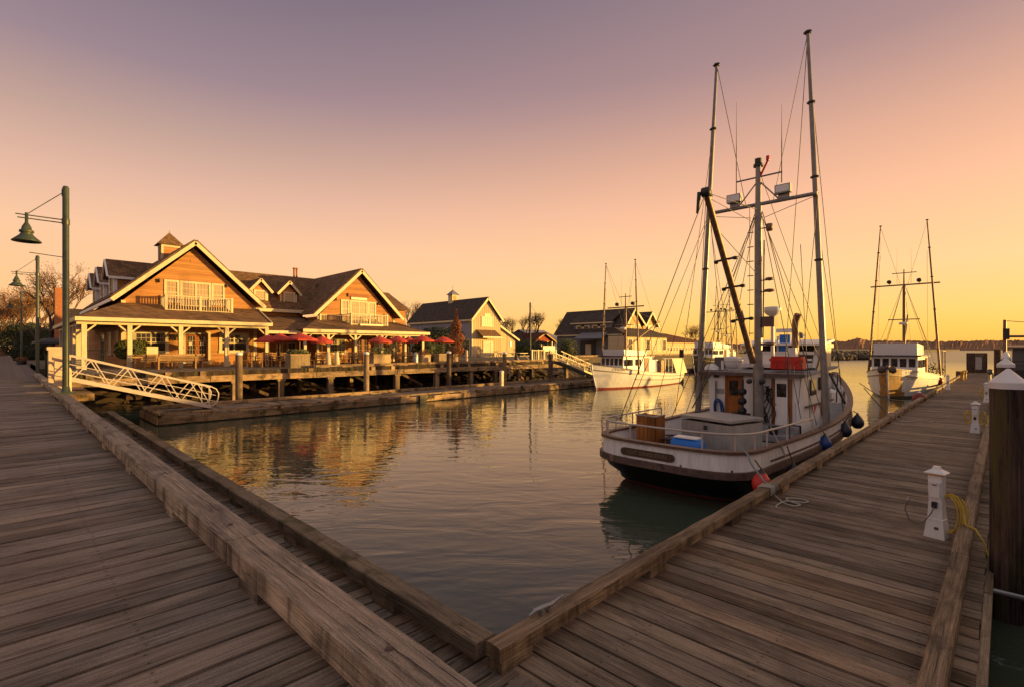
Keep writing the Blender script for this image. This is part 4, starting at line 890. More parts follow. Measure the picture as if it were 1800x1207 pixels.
mb=MB(); mb.box(xc-.55,xc+.55,cy-.55,cy+.55,zp-.5,zp+1.0); cq=mb.build('cupola',M['cream'],b4); mb=MB(); mb.add([(xc-.8,cy-.8,zp+1.0),(xc+.8,cy-.8,zp+1.0),(xc+.8,cy+.8,zp+1.0),(xc-.8,cy+.8,zp+1.0),(xc,cy,zp+1.9)],[(0,1,4),(1,2,4),(2,3,4),(3,0,4),(3,2,1,0)]); mb.tube((xc,cy,zp+1.8),(xc,cy,zp+2.6),.04); mb.build('cupola_roof',M['metalroof'],cq)
MB().box(xc-.35,xc+.35,cy-.575,cy-.551,zp+.1,zp+.85).build('louvre',M['yellowd'],cq)
sy=XP(815,610,xl); window(b4,'X',xl-.03,XP(826.5,610,xl)[0],XP(812,610,xl)[0],ZP+.1,XP(820,596,xl)[1],4,4,.18)
# lean-to right
lx=YP(904,595,Yb+.6); mb=MB(); q0=xr; q1=lx[0]+.2
mb.add([(q0,Yb+.6,ZP-.3),(q1,Yb+.6,ZP-.3),(q1,Yb+.6,lx[1]),(q0,Yb+.6,lx[1]+1.9),(q0,Yb+9,ZP-.3),(q1,Yb+9,ZP-.3),(q1,Yb+9,lx[1]),(q0,Yb+9,lx[1]+1.9)],[(0,1,2,3),(7,6,5,4),(1,5,6,2),(0,4,5,1),(0,3,7,4),(3,2,6,7)]); ln=mb.build('lean_to',M['yellowb'],b4)
MB().slab([(q0,Yb+.2,lx[1]+2.1),(q0,Yb+9.3,lx[1]+2.1),(q1+.6,Yb+9.3,lx[1]-.2),(q1+.6,Yb+.2,lx[1]-.2)][::-1],.1).build('lean_to_roof',M['roofd'],ln); rake(ln,(q0,Yb+.15,lx[1]+1.98),(q1+.6,Yb+.15,lx[1]-.32),h=.28)
MB().box(xr,xr+3.2,Yb+4,Yb+10,lx[1]+1.2,ze+.8).build('rear_block',M['bluegrey'],b4)
MB().box(q1-1.3,q1-.9,Yb+.5,Yb+.59,3.4,4.2).build('wall_light',M['white'],ln)
# ------------------------------------------------------------------ far right gabled shop
Yc_=52.0
b5=thing('shop_building','dark grey shop with shed dormer and two ochre front gables behind the white boat','building',(80,Yc_,ZP))
p1=YP(1116.6,542,Yc_-.4); e1=YP(1094,584,Yc_-.4); v1=YP(1135.6,573,Yc_-.4); p2=YP(1147.4,548.5,Yc_-.4); e2=YP(1158,572,Yc_-.4)
xc=p1[0]; hwid=(v1[0]-e1[0])/2; xl=e1[0]+.5
yb=XP(1000,547,xc)[0]; yb=min(yb,140)
zE=XP(973.4,586,xl)[1]; zE=YP(1094,584,Yc_)[1]
mb=MB(); gable_wall(mb,'Y',Yc_,xl,v1[0],ZP-.4,zE,xc,p1[1]-.4); mb.build('front_gable_wall',M['ochre'],b5)
mb=MB(); mb.box(xl,xl+.2,Yc_+.2,yb,ZP-.4,zE); mb.build('side_wall',M['greyside'],b5)
roof2(b5,(xc,Yc_-.4,p1[1]),(xc,yb+.5,p1[1]),(e1[0],Yc_-.4,zE-.3),(e1[0],yb+.5,zE-.3),(v1[0],Yc_-.4,v1[1]),(v1[0],yb+.5,v1[1]),'roofd')
rake(b5,(e1[0],Yc_-.5,zE-.4),(xc,Yc_-.5,p1[1]-.15),h=.4,w=.1); rake(b5,(xc,Yc_-.5,p1[1]-.15),(v1[0]+.1,Yc_-.5,v1[1]-.2),h=.4,w=.1)
mb=MB(); gable_wall(mb,'Y',Yc_+.3,v1[0],e2[0],ZP-.4,e2[1],p2[0],p2[1]-.4); mb.build('front_gable_wall',M['ochre'],b5)
roof2(b5,(p2[0],Yc_-.3,p2[1]),(p2[0],yb,p2[1]),(v1[0],Yc_-.3,v1[1]),(v1[0],yb,v1[1]),(e2[0]+.5,Yc_-.3,e2[1]-.4),(e2[0]+.5,yb,e2[1]-.4),'roofd')
rake(b5,(v1[0],Yc_-.4,v1[1]-.15),(p2[0],Yc_-.4,p2[1]-.15),h=.4,w=.1); rake(b5,(p2[0],Yc_-.4,p2[1]-.15),(e2[0]+.5,Yc_-.4,e2[1]-.55),h=.4,w=.1)
MB().box(e1[0]-.08,e1[0],Yc_-.4,yb,zE-.55,zE-.3).build('gutter_board',M['cream'],b5)
for a,c in (((1108,569),(1115,586)),((1117,570),(1125,584)),((1139,572),(1151,587))):
    p=YP(*a,Yc_); q=YP(*c,Yc_); window(b5,'Y',Yc_,p[0],q[0],q[1],p[1],3,2,.25,'glassw')
# shed dormer on left slope
sx=xl+.5
for _k in range(60):
    if zE-.3+(p1[1]-zE+.3)*(sx-e1[0])/(xc-e1[0])>=XP(1040,581,sx)[1]: break
    sx+=.15
y0=XP(1075,575,sx)[0]; y1=XP(1009,575,sx)[0]; z1=XP(1040,566,sx)[1]; z0=XP(1040,581,sx)[1]
dm=MB().box(sx,sx+5,y0,y1,z0-1,z1).build('dormer',M['greyside'],b5); MB().slab([(sx-.6,y0-.5,z1-.1),(xc,y0-.5,p1[1]-.3),(xc,y1+.5,p1[1]-.3),(sx-.6,y1+.5,z1-.1)][::-1],.15).build('dormer_roof',M['roofd'],dm); MB().box(sx-.7,sx-.6,y0-.5,y1+.5,z1-.35,z1-.1).build('dormer_trim',M['cream'],dm)
for px in (1020,1029.5,1048,1058):
    u=XP(px,575,sx)[0]; window(dm,'X',sx,u-1.0,u+1.0,z0+.1,z1-.6,2,2,.3)
MB().slab([(xl-2.6,XP(1060,594,xl-2)[0],XP(1040,596,xl-2)[1]),(xl-.01,XP(1060,594,xl-2)[0],XP(1040,592,xl-2)[1]+.8),(xl-.01,XP(1013,594,xl-2)[0],XP(1040,592,xl-2)[1]+.8),(xl-2.6,XP(1013,594,xl-2)[0],XP(1040,596,xl-2)[1])][::-1],.2).build('canopy',M['metalroof'],b5)
u0,u1=XP(1048,600,xl)[0],XP(1020,600,xl)[0]; MB().box(xl-.05,xl-.01,u0,u1,ZP,4.6).build('door',M['blackm'],b5); MB().box(xl-.12,xl-.05,(u0+u1)/2-.8,(u0+u1)/2+.6,ZP,4).build('notice',M['cream'],b5)
# projecting yellow sunroom and long low building
a=YP(1102,590,Yc_-4); c=YP(1172,622,Yc_-4)
b6=thing('sunroom_building','low cream glazed front with flat roof below the two ochre gables','building',(a[0],Yc_-4,ZP)); MB().box(a[0],c[0],Yc_-4,Yc_-.05,ZP-.4,a[1]).build('wall',M['cream_s'],b6); MB().slab([(a[0]-.5,Yc_-4.6,a[1]),(c[0]+.5,Yc_-4.6,a[1]),(c[0]-1,Yc_-.6,a[1]+1.6),(a[0]+1,Yc_-.6,a[1]+1.6)],.15).build('roof',M['roofd'],b6)
n=7
for k in range(n):
    g=(c[0]-a[0])/n; window(b6,'Y',Yc_-4,a[0]+g*k+.3,a[0]+g*(k+1)-.3,2.6,a[1]-.5,2,2,.16,'glassw' if k%3 else 'glass')
a=YP(1172,601,Yc_+2); c=YP(1232,618,Yc_+2)
b7=thing('long_building','long low cream building with brown hipped roof, right of the gabled shop','building',(a[0],Yc_+2,ZP)); MB().box(a[0],c[0],Yc_+2,Yc_+12,ZP-.6,a[1]).build('wall',M['cream_s'],b7)
zt=YP(1195,587,Yc_+6)[1]; x0,x1=a[0]-1,c[0]+3; mb=MB(); mb.add([(x0,Yc_+1.2,a[1]),(x1,Yc_+1.2,a[1]),(x1,Yc_+13,a[1]),(x0,Yc_+13,a[1]),(x0+5,Yc_+7,zt),(x1-12,Yc_+7,zt)],[(0,1,5,4),(1,2,5),(2,3,4,5),(3,0,4),(3,2,1,0)]); mb.build('roof',M['roofr'],b7)
for k in range(12):
    g=(c[0]-a[0])/12; window(b7,'Y',Yc_+2,a[0]+g*k+.3,a[0]+g*(k+1)-.3,2.3,a[1]-1.0,2,2,.2,'glass')
# ------------------------------------------------------------------ background sheds, second pier, far shore
def shed(label,a,c,Y,depth,ridge,wall,roof,axis='x'):
    t=thing('shed_building',label,'building',(a[0],Y,ZP)); MB().box(a[0],c[0],Y,Y+depth,ZP-.5,a[1]).build('wall',M[wall],t)
    x0,x1=a[0]-.6,c[0]+.6
    if axis=='x': roof2(t,(x0,Y+depth/2,ridge),(x1,Y+depth/2,ridge),(x0,Y-.6,a[1]-.2),(x1,Y-.6,a[1]-.2),(x0,Y+depth+.6,a[1]-.2),(x1,Y+depth+.6,a[1]-.2),roof)
    else:
        xm=(x0+x1)/2; mb=MB(); gable_wall(mb,'Y',Y,a[0],c[0],ZP-.5,a[1],xm,ridge-.25); mb.build('gable_wall',M[wall],t)
        roof2(t,(xm,Y-.6,ridge),(xm,Y+depth,ridge),(x0,Y-.6,a[1]-.2),(x0,Y+depth,a[1]-.2),(x1,Y-.6,a[1]-.2),(x1,Y+depth,a[1]-.2),roof)
        rake(t,(x0,Y-.65,a[1]-.3),(xm,Y-.65,ridge-.1),h=.25,mat='yellowd'); rake(t,(xm,Y-.65,ridge-.1),(x1,Y-.65,a[1]-.3),h=.25,mat='yellowd')
    return t
t=shed('low dark roofed shed between the barn and the red gabled hut',YP(905,602,75),YP(938,625,75),75,9,YP(920,585,80)[1],'reds','roofd')
t=shed('red gabled hut with open front behind the harbour lamp',YP(936,600,72),YP(974,625,72),72,9,YP(946.5,585,72)[1],'reds','roofr','y')
for px in (941,951,962,970):
    X,_=YP(px,600,71.9); MB().box(X-.15,X+.15,71.75,71.95,ZP,YP(px,600,72)[1]).build('post',M['cream'],t)
for px in (946,956,966):
    X,_=YP(px,600,71.9); MB().box(X-.9,X+.9,71.9,71.98,2.4,YP(px,603,72)[1]).build('window',M['glass'],t)
t=shed('grey metal roofed hall behind the red hut',YP(945,596,95),YP(985,620,95),95,14,YP(965,581,102)[1],'bluegrey','metalroof')
# second pier
p2_=thing('wooden_pier','second timber pier with dark posts in front of the gabled shop','pier',(60,46,ZP))
X0,_=YP(1004,622,46); X1,_=YP(1240,622,46)
planks('x',X0,X1,46,Yc_+16,ZP,.6).build('deck',M['deckR'],p2_); MB().box(X0,X1,45.9,46,1.2,ZP+.2,.6).build('fascia_beam',M['pierX'],p2_)
x=X0
while x<X1: MB().box(x,x+.4,46.1,46.5,-1,1.3,random.random()).build('post',M['pierZ'],p2_); x+=5
MB().box(X0,X1,50,50.2,-1,1.4,.0).build('bulkhead',M['creo'],p2_)
pile('piling','dark square topped piling right of the white boat stern, by the small float',*YP(1198,650,30)[:1],30,.28,-1,YP(1198,614,30)[1],M['creo'])
t=thing('floating_dock','short narrow float beside the dark piling right of the white boat','floating dock',(48,30,0)); MB().box(YP(1200,650,30)[0],YP(1250,650,30)[0],29.2,30.5,-.2,.45).build('deck',M['pierX'],t); MB().box(YP(1200,650,30)[0],YP(1250,650,30)[0],29.1,29.19,.1,.5).build('fascia',M['pierX'],t)
# distant shore and breakwater
def far(u): return u
hs=MB(); vs=[];fs=[];nx=900
for i in range(nx+1):
    px=-400+2600*i/nx; l=(px-900)/F; d0=760+60*math.sin(i*.014)
    k=d0/1.0; x=k*(D[0]+l*RR[0]); y=k*(D[1]+l*RR[1])
    h=(11 if px<1400 else 15.5)+1.6*noise.fractal(Vector((i*.03,0,1)),1,2,3)+(5*math.exp(-((px-1508)/14.0)**2))+1.5*random.random()**2+1.6*max(0,noise.noise(Vector((i*.6,4,5))))+(3.0 if random.random()<.03 else 0)
    for q,(dd,hh) in enumerate(((0,0),(8,.22),(40,.55),(90,.85),(120,1.0),(200,.9))):
        s_=(k+dd)/k; j=noise.noise(Vector((i*.8,q*2.1,3)))*.12 if 0<q<5 else 0
        vs.append((x*s_,y*s_,h*(hh+j)))
for i in range(nx):
    for q in range(5): b=i*6+q; fs.append((b,b+1,b+7,b+6))
hs.add(vs,fs,.5,False); struct('hills',hs,M['hill'])
bw=MB()
for i in range(900):
    u=random.random(); a=Vector((128,46,0)); b=Vector((176,26,0))
    if True:
        p=a.lerp(b,u)+Vector((random.uniform(-2,2),random.uniform(-3,3),0)); r=random.uniform(.5,1.3)
        off=abs(p.y-(46-20*u)); z=max(0,1.8*(1-off/4))
        n=6;vv=[]
        for a_ in range(4):
            for k in range(n):
                th=2*PI*k/n+a_; ph=PI*(a_+.5)/4; q=r*random.uniform(.7,1.2); vv.append((p.x+q*math.sin(ph)*math.cos(th),p.y+q*math.sin(ph)*math.sin(th),z+q*.7*math.cos(ph)))
        ff=[]
        for a_ in range(3):
            for k in range(n): ff.append((a_*n+k,(a_+1)*n+k,(a_+1)*n+(k+1)%n,a_*n+(k+1)%n))
        ff.append(tuple(range(n))); bw.add(vv,ff,random.random())
tag(bw.build('breakwater',M['stone']),'low rock breakwater in the water left of the far white boat','breakwater',kind='stuff')
# houseboat at the right edge
t=thing('houseboat','weathered grey houseboat with rusty mast pole at the right edge behind the pilings','houseboat',(84,-4,0))
MB().box(78,92,-9,-.2,-.3,.75).build('hull',M['blackm'],t); hb=MB().box(79,91,-8,-.55,.75,3.25).build('cabin',M['wafer'],t)
mb=MB(); mb.slab([(78.4,.1,3.25),(78.4,-8.5,3.25),(91.5,-8.5,3.5),(91.5,.1,3.5)],.18); mb.build('roof',M['brown'],t)
for k in range(3): MB().box(78.93,78.99,-3.2-2.0*k,-1.5-2.0*k,1.1,2.9).build('panel',M['white'],hb)
mb=MB(); [mb.tube((78.2,-.3-k*1.6,.75),(78.2,-.3-k*1.6,1.7),.03) for k in range(5)]; mb.tube((78.2,-.3,1.7),(78.2,-8,1.7),.035); mb.tube((78.2,-.3,1.25),(78.2,-8,1.25),.025); mb.build('railing',M['blackm'],t)
t=thing('davit_post','rusty steel davit post with cable beside the houseboat','davit',(74,-.0,.5)); X,Y=72,.62
MB().tube((X,Y-.55,.4),(X,Y-.55,6.0),.17,.13).build('post',M['boom'],t); MB().tube((X,Y-.6,4.3),(X+4,-8,4.3),.12).build('arm',M['boom'],t); MB().tube((X,Y-.6,5.9),(X+4,-8,4.9),.03).build('stay',M['rig'],t); MB().box(X-.3,X+.3,Y-.9,Y-.4,4.0,5.1).build('winch',M['blackm'],t)
# ------------------------------------------------------------------ terrace furniture
def umbrella(label,px,Y,ztop,hw,first=[None]):
    X,_=YP(px,600,Y)
    if first[0] is None:
        t=thing('patio_umbrella',label,'umbrella',(0,0,0),'red patio umbrellas on the restaurant terrace')
        mb=MB(); vs=[(0,0,2.35)]; n=8; fs=[]
        for r_,z in ((.35,2.24),(.8,2.06),(1.2,1.90)):
            for k in range(n*2):
                th=PI*k/n; rr=r_*(1 if k%2==0 else .94); vs.append((rr*math.cos(th),rr*math.sin(th),z+(0 if k%2==0 else .03*r_)))
        m=16
        for k in range(m): fs.append((0,1+k,1+(k+1)%m))
        for a_ in range(2):
            for k in range(m): fs.append((1+a_*m+k,1+(a_+1)*m+k,1+(a_+1)*m+(k+1)%m,1+a_*m+(k+1)%m))
        o=len(vs)
        for k in range(m): th=PI*k/n; rr=1.2*(1 if k%2==0 else .94); vs.append((rr*math.cos(th),rr*math.sin(th),1.80))
        for k in range(m): fs.append((1+2*m+k,o+k,o+(k+1)%m,1+2*m+(k+1)%m))
        mb.add(vs,fs); mb.build('canopy',M['redcloth'],t)
        MB().tube((0,0,0),(0,0,2.42),.025).build('pole',M['bench'],t); MB().lathe((0,0,0),[(.25,0),(.25,.06),(.05,.1)],12).build('base',M['blackm'],t)
        first[0]=t; c=t
    else: c=copy_tree(first[0],(0,0,0),random.uniform(0,.7),label)
    c.location=(X,Y,ZP+(ztop-ZP-2.35)); c.scale=(hw/1.38,hw/1.38,1); return c
for px,Y,zt,hw,lb in ((472,36.6,4.05,1.1,'red umbrella left of the first, partly behind the porch post'),(492,36.2,4.15,1.0,'small red umbrella just left of the big red one'),(527,34.6,4.16,1.35,'largest red umbrella, standing over the big grey planter'),(566,37.5,4.05,1.0,'red umbrella behind the right side of the big one'),(667,35.6,4.08,1.15,'red umbrella in front of the second house double doors'),(699,36.4,4.15,1.1,'red umbrella right of the double doors, fifth from the left'),(718,38,4.12,1.0,'red umbrella half hidden at the right end of the porch'),(742,35.6,4.22,1.2,'red umbrella by the end of the second porch'),(779,35.2,4.15,1.15,'rightmost red umbrella, in front of the rusty cypress')):
    umbrella(lb,px,Y,zt,hw)
def leaves(xr,yr,zr,n,mat,s,name='foliage',root=None,shape=None):
    mb=MB()
    for i in range(n):
        if shape: x,y,z=shape()
        else:
            x=random.uniform(*xr); y=random.uniform(*yr); z=zr[0]+(zr[1]-zr[0])*random.random()**1.3
        a=Vector((random.uniform(-1,1),random.uniform(-1,1),random.uniform(-.6,1))).normalized()*s*random.uniform(.6,1.5); b=a.orthogonal().normalized()*s*random.uniform(.4,.8)
        p=Vector((x,y,z)); mb.add([p-a,p+b,p+a,p-b],[(0,1,2,3)],random.random())
    return mb.build(name,mat,root)
def planter(label,p0,p1,Y,h,foliage='leafg',dp=.9,tall=.35,n=420):
    a=YP(p0,630,Y)[0]; c=YP(p1,630,Y)[0]
    t=thing('planter_box',label,'planter',((a+c)/2,Y,ZP),'wooden planters along the terrace edge')
    MB().box(a,c,Y,Y+dp,ZP,ZP+h,random.random()).build('box',M['planter'],t); MB().box(a-.03,c+.03,Y-.03,Y+dp+.03,ZP+h-.05,ZP+h+.0201).build('rim',M['planter'],t)
    leaves((a,c),(Y,Y+dp),(ZP+h,ZP+h+tall),n,M[foliage],.07,'plant',t)
planter('long low planter with pale green plants under the biggest red umbrella',511,545,32.2,.86,tall=.3)
planter('planter with trailing greenery in the middle of the terrace, left of the third umbrella group',657,687,32.3,.8,tall=.5)
planter('square planter with tall plant right of the grey bin',743,757,32.3,.75,'leafb',.6,.4,200)
planter('square planter with bright green bush near the rightmost umbrella',772,787,32.3,.8,'leafg',.7,.75,500)
planter('rightmost square planter on the terrace with reddish plant',797,805.5,32.4,.75,'leafb',.5,.7,300)
t=thing('litter_bin','domed grey litter bin on the terrace edge between two planters','bin',(21,32.6,ZP)); X,_=YP(730.5,630,32.6); MB().lathe((X,32.6,ZP),[(.2,0),(.22,.7),(.17,.85),(.06,.95),(0,.96)],14).build('body',M['galv'],t); MB().lathe((X,32.6,ZP),[(.225,.66),(.225,.70)],14).build('rim',M['blackm'],t)
for px,lb in ((577,'pale tapered jar planter left of the other on the terrace edge'),(592,'tall pale tapered jar planter on the terrace edge')):
    X,_=YP(px,630,32.5); t=thing('jar_planter',lb,'jar',(X,32.5,ZP)); MB().lathe((X,32.5,ZP),[(.13,0),(.2,.1),(.17,.6),(.1,.98),(.07,1.0),(0,.98)],14).build('jar',M['cream'],t)
t=thing('bollard','cream bollard post on the pier deck right of the planters','bollard',(24,33,ZP)); X,_=YP(820,625,33.5); MB().lathe((X,33.5,ZP),[(.13,0),(.13,1.0),(.08,1.1),(0,1.1)],12).build('post',M['pinkstone'],t)
# hedge pot by the corner
X,_=YP(233,620,40.6); t=thing('potted_hedge','rounded clipped green bush in a wooden tub by the restaurant corner','potted bush',(X,40.6,ZP)); MB().box(X-.55,X+.65,40.1,41.0,ZP,ZP+.55).build('tub',M['bench'],t)
mb=MB()
def blob(cx,cy,cz,rx,ry,rz):
    def f():
        while True:
            v=Vector((random.gauss(0,1),random.gauss(0,1),random.gauss(0,1))).normalized(); v=Vector((abs(v.x)**.7*math.copysign(1,v.x),abs(v.y)**.7*math.copysign(1,v.y),abs(v.z)**.7*math.copysign(1,v.z))); s_=random.uniform(.82,1.04); return (cx+v.x*rx*s_,cy+v.y*ry*s_,cz+v.z*rz*s_)
    return f
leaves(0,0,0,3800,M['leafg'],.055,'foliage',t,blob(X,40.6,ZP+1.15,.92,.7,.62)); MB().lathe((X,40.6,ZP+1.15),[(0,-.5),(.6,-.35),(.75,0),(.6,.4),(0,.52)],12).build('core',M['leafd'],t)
# tables, benches, chairs
ch=thing('terrace_chair','dark slatted terrace chair','chair',(0,0,0))
MB().box(-.22,.22,-.22,.22,.42,.46).build('seat',M['bench'],ch)
mb=MB(); [mb.box(-.21,.21,.2,.225,.55+.11*k,.62+.11*k) for k in range(4)]; mb.box(-.22,-.185,.19,.23,.46,.98); mb.box(.185,.22,.19,.23,.46,.98); mb.build('backrest',M['bench'],ch)
for sx_ in (-1,1):
    for sy_ in (-1,1): MB().box(sx_*.2-.02,sx_*.2+.02,sy_*.2-.02,sy_*.2+.02,0,.42).build('leg',M['bench'],ch)
tb=thing('terrace_table','dark terrace table','table',(0,0,0))
MB().lathe((0,0,.70),[(0,.0),(.42,0),(.42,.035),(0,.035)],14).build('tabletop',M['bench'],tb); MB().tube((0,0,0),(0,0,.7),.03).build('pedestal',M['blackm'],tb); MB().lathe((0,0,0),[(.25,0),(.25,.02),(.03,.04)],10).build('foot',M['blackm'],tb)
clusters=[(440,505,4,36.0,'left of the biggest planter'),(548,575,2,34.2,'between the big planter and the pale jars'),(596,655,4,34.6,'behind the two pale jars'),(688,725,3,34.4,'left of the grey bin'),(760,770,1,34.4,'between the two square planters')]
fc=True; ft=True; num=0
ORD=['first','second','third','fourth','fifth','sixth','seventh','eighth','ninth','tenth','eleventh','twelfth','thirteenth','fourteenth','fifteenth','sixteenth']
for ci,(p0,p1,nn,Y,where) in enumerate(clusters):
    for k in range(nn):
        px=p0+(p1-p0)*(k+.5)/nn; X,_=YP(px,630,Y); od=ORD[num]; num+=1
        lb='%s round dark cafe table from the left, %s'%(od,where)
        if ft: tb.location=(X,Y,ZP); tb['label']=lb; tb['group']='round cafe tables on the terrace'; ft=False
        else: copy_tree(tb,(X,Y,ZP),0,lb,'round cafe tables on the terrace')
        a0_=random.uniform(-.35,.35)+[.3,.9,1.5][k%3]
        sp_=sorted([(.62*math.cos(a0_+q*2*PI/3),.62*math.sin(a0_+q*2*PI/3)) for q in range(3)])
        for nm_,(dx_,dy_) in zip(('leftmost','middle','rightmost'),sp_):
            lx=(X+dx_,Y+dy_,ZP); rz=math.atan2(dy_,dx_)-PI/2
            lb='%s wooden chair at the %s round cafe table from the left'%(nm_,od)
            if fc: ch.location=lx; ch.rotation_euler=(0,0,rz); ch['label']=lb; ch['group']='wooden cafe chairs on the terrace'; fc=False
            else: copy_tree(ch,lx,rz,lb,'wooden cafe chairs on the terrace')
def bench(label,X,Y,Lb):
    t=thing('picnic_bench',label,'bench',(X,Y,ZP),'wooden benches before the left restaurant porch')
    mb=MB(); [mb.box(X-Lb/2,X+Lb/2,Y-.25+.17*k,Y-.11+.17*k,ZP+.42,ZP+.46,random.random()) for k in range(3)]; mb.build('seat',M['bench'],t)
    mb=MB(); [mb.box(X-Lb/2,X+Lb/2,Y-.32-.02*k,Y-.29-.02*k,ZP+.52+.13*k,ZP+.62+.13*k,random.random()) for k in range(3)]; mb.build('backrest',M['bench'],t)
    for s_ in (-1,1): mb=MB(); mb.box(X+s_*(Lb/2-.15)-.04,X+s_*(Lb/2-.15)+.04,Y-.3,Y+.22,ZP,ZP+.42); mb.box(X+s_*(Lb/2-.15)-.035,X+s_*(Lb/2-.15)+.035,Y-.36,Y-.27,ZP,ZP+.9); mb.build('leg',M['bench'],t)
for px,Y,Lb,lb in ((278,36.6,1.6,'left wooden bench beside the clipped bush'),(310,36.0,2.2,'long wooden bench nearest the pier edge before the porch posts'),(330,38,1.8,'wooden bench behind the long one, left of the double doors'),(262,38.5,1.8,'wooden bench under the left restaurant window')):
    bench(lb,YP(px,630,Y)[0],Y,Lb)
t=thing('sandwich_board','small pale menu board on the table by the left restaurant window','menu board',(6.4,38.6,ZP)); X,_=YP(268,617,38.8); MB().box(X-.3,X+.3,38.8,38.83,ZP+.6,ZP+1.35).build('board',M['cream'],t); MB().box(X-.06,X+.06,38.76,38.86,ZP,ZP+.6).build('stand',M['bench'],t)
# lamp on pier, bits near second gangway
lx,_=YP(932,600,34.2); lamp('black silhouetted harbour lamp on the pier by the far gangway, arm to the right',lx,34.2,7.7,ZP,1,'blackm',group='lamp on the pier')
fn=thing('railing_fence','cream metal railing on the pier head left of the far gangway','railing',(38,33,ZP)); a=YP(935,620,33.2)[0]; c=YP(977,620,33.2)[0]
balustrade(fn,(a,33.2),(c,33.2),ZP+.02,ZP+1.05,14,posts=(0,.25,.5,.75,1))
nb=thing('notice_board','bright yellow lit notice panel behind the railing by the far gangway','notice board',(37,35,ZP)); a=YP(955,608,35); c=YP(975,617,35); MB().box(a[0],c[0],35,35.08,c[1],a[1]).build('board',M['signw'],nb); MB().box(a[0]+.05,a[0]+.15,35.01,35.07,ZP,c[1]).build('leg',M['cream'],nb); MB().box(c[0]-.15,c[0]-.05,35.01,35.07,ZP,c[1]).build('leg',M['cream'],nb)
t=thing('traffic_cone','dark cone shaped marker on the pier edge between bench and lamp','cone',(33,33,ZP)); X,_=YP(907,625,33); MB().lathe((X,33,ZP),[(.25,0),(.25,.05),(.17,.08),(.08,.9),(0,.92)],10).build('cone',M['blackm'],t); MB().box(X-.28,X+.28,32.75,33.3,ZP,ZP+.04).build('base',M['blackm'],t)
for px,lb in ((913,'long cream picnic bench right of the barn'),(892,'short cream bench beside the barn lean-to')):
    X,_=YP(px,625,38); t=thing('picnic_table',lb,'bench',(X,38,ZP)); MB().box(X-1.1,X+1.1,37.7,38.3,ZP+.7,ZP+.76).build('tabletop',M['cream'],t); MB().box(X-1.1,X+1.1,37.2,37.5,ZP+.42,ZP+.46).build('seat',M['cream'],t)
    for s_ in (-1,1): MB().bar((X+s_*.8,37.3,ZP),(X+s_*.8,38.2,ZP+.72),.08).build('leg',M['cream'],t)
t=thing('parked_bicycle','dark bicycle leaning near the barn door','bicycle',(30,40,ZP)); X,_=YP(871,625,40)
for q in (-.5,.5): MB().path([(X+q+.33*math.cos(a*PI/8),40,ZP+.34+.33*math.sin(a*PI/8)) for a in range(16)],.03,6,closed=True).build('wheel',M['rubber'],t)
MB().path([(X-.5,40,ZP+.34),(X-.15,40,ZP+.85),(X+.3,40,ZP+.85),(X+.5,40,ZP+.34)],.03,6).build('frame',M['blackm'],t); MB().box(X-.3,X-.05,39.93,40.07,ZP+.9,ZP+.95).build('saddle',M['rubber'],t); MB().tube((X+.3,39.75,ZP+1.0),(X+.3,40.25,ZP+1.0),.02).build('handlebar',M['blackm'],t)
# ------------------------------------------------------------------ vegetation
def bare_tree(label,x,y,z,h,seed,leafmat=None,nl=0,spread=1.0,levels=6,name='bare_tree',ls=.12,group=None):
    rnd=random.Random(seed); t=thing(name,label,'tree',(x,y,z),group); tr=MB(); cr=MB(); tips=[]
    def grow(p,d,ln,r,lv):
        q=p+d*ln; (tr if lv>=levels-1 else cr).path([p,p+d*ln*.5+Vector((rnd.uniform(-1,1),rnd.uniform(-1,1),0))*ln*.04,q],[r,r*.85,r*.68],5 if lv>3 else 3,rnd.random(),False)
        if lv<=0: tips.append(q); return
        if lv<3: tips.append(q)
        n=3 if lv>2 else rnd.choice((2,3))
        for k in range(n):
            a=rnd.uniform(0,2*PI); s=rnd.uniform(.3,.75)*spread
            nd=(d+Vector((math.cos(a)*s,math.sin(a)*s,rnd.uniform(-.05,.25)))).normalized()
            grow(q,nd,ln*rnd.uniform(.62,.85),r*.62,lv-1)
    grow(Vector((x,y,z)),Vector((rnd.uniform(-.05,.05),rnd.uniform(-.05,.05),1)),h*.26,h*.022,levels)
    tr.build('trunk',M['bark'],t); cr.build('crown',M['twig'],t)
    if leafmat:
        mb=MB()
        for i in range(nl):
            p=rnd.choice(tips)+Vector((rnd.gauss(0,.35),rnd.gauss(0,.35),rnd.gauss(0,.3))); a=Vector((rnd.uniform(-1,1),rnd.uniform(-1,1),rnd.uniform(-1,1))).normalized()*ls; b=a.orthogonal().normalized()*ls*.6; mb.add([p-a,p+b,p+a,p-b],[(0,1,2,3)],rnd.random())
        mb.build('leaves',M[leafmat],t)
    return t
def at_px(px,dist):           # ground position at a pixel column and a distance
    l=(px-900)/F; return dist*(D[0]+l*RR[0]),dist*(D[1]+l*RR[1])
TG='trees along the promenade'
for px,dist,h,sd,lm,nl,lb in ((92,62,14,3,'leafb',1500,'large bare tree with few brown leaves behind the second lamp'),(62,78,12,5,'leafb',3500,'rust brown tree between the second and third lamps'),(25,95,13,8,'leafb',5000,'rust leaved tree left of the third lamp'),(-10,80,10,9,'leafb',4500,'rust leaved tree at the left edge of the photo'),(45,120,14,12,'leafo',4500,'orange brown tree far down the promenade behind the lamps'),(5,130,15,15,'leafb',4500,'hazy brown tree at the far left end of the promenade')):
    x,y=at_px(px,dist); bare_tree(lb,x,y,ZL,h,sd,lm,nl,group=TG,ls=.10)
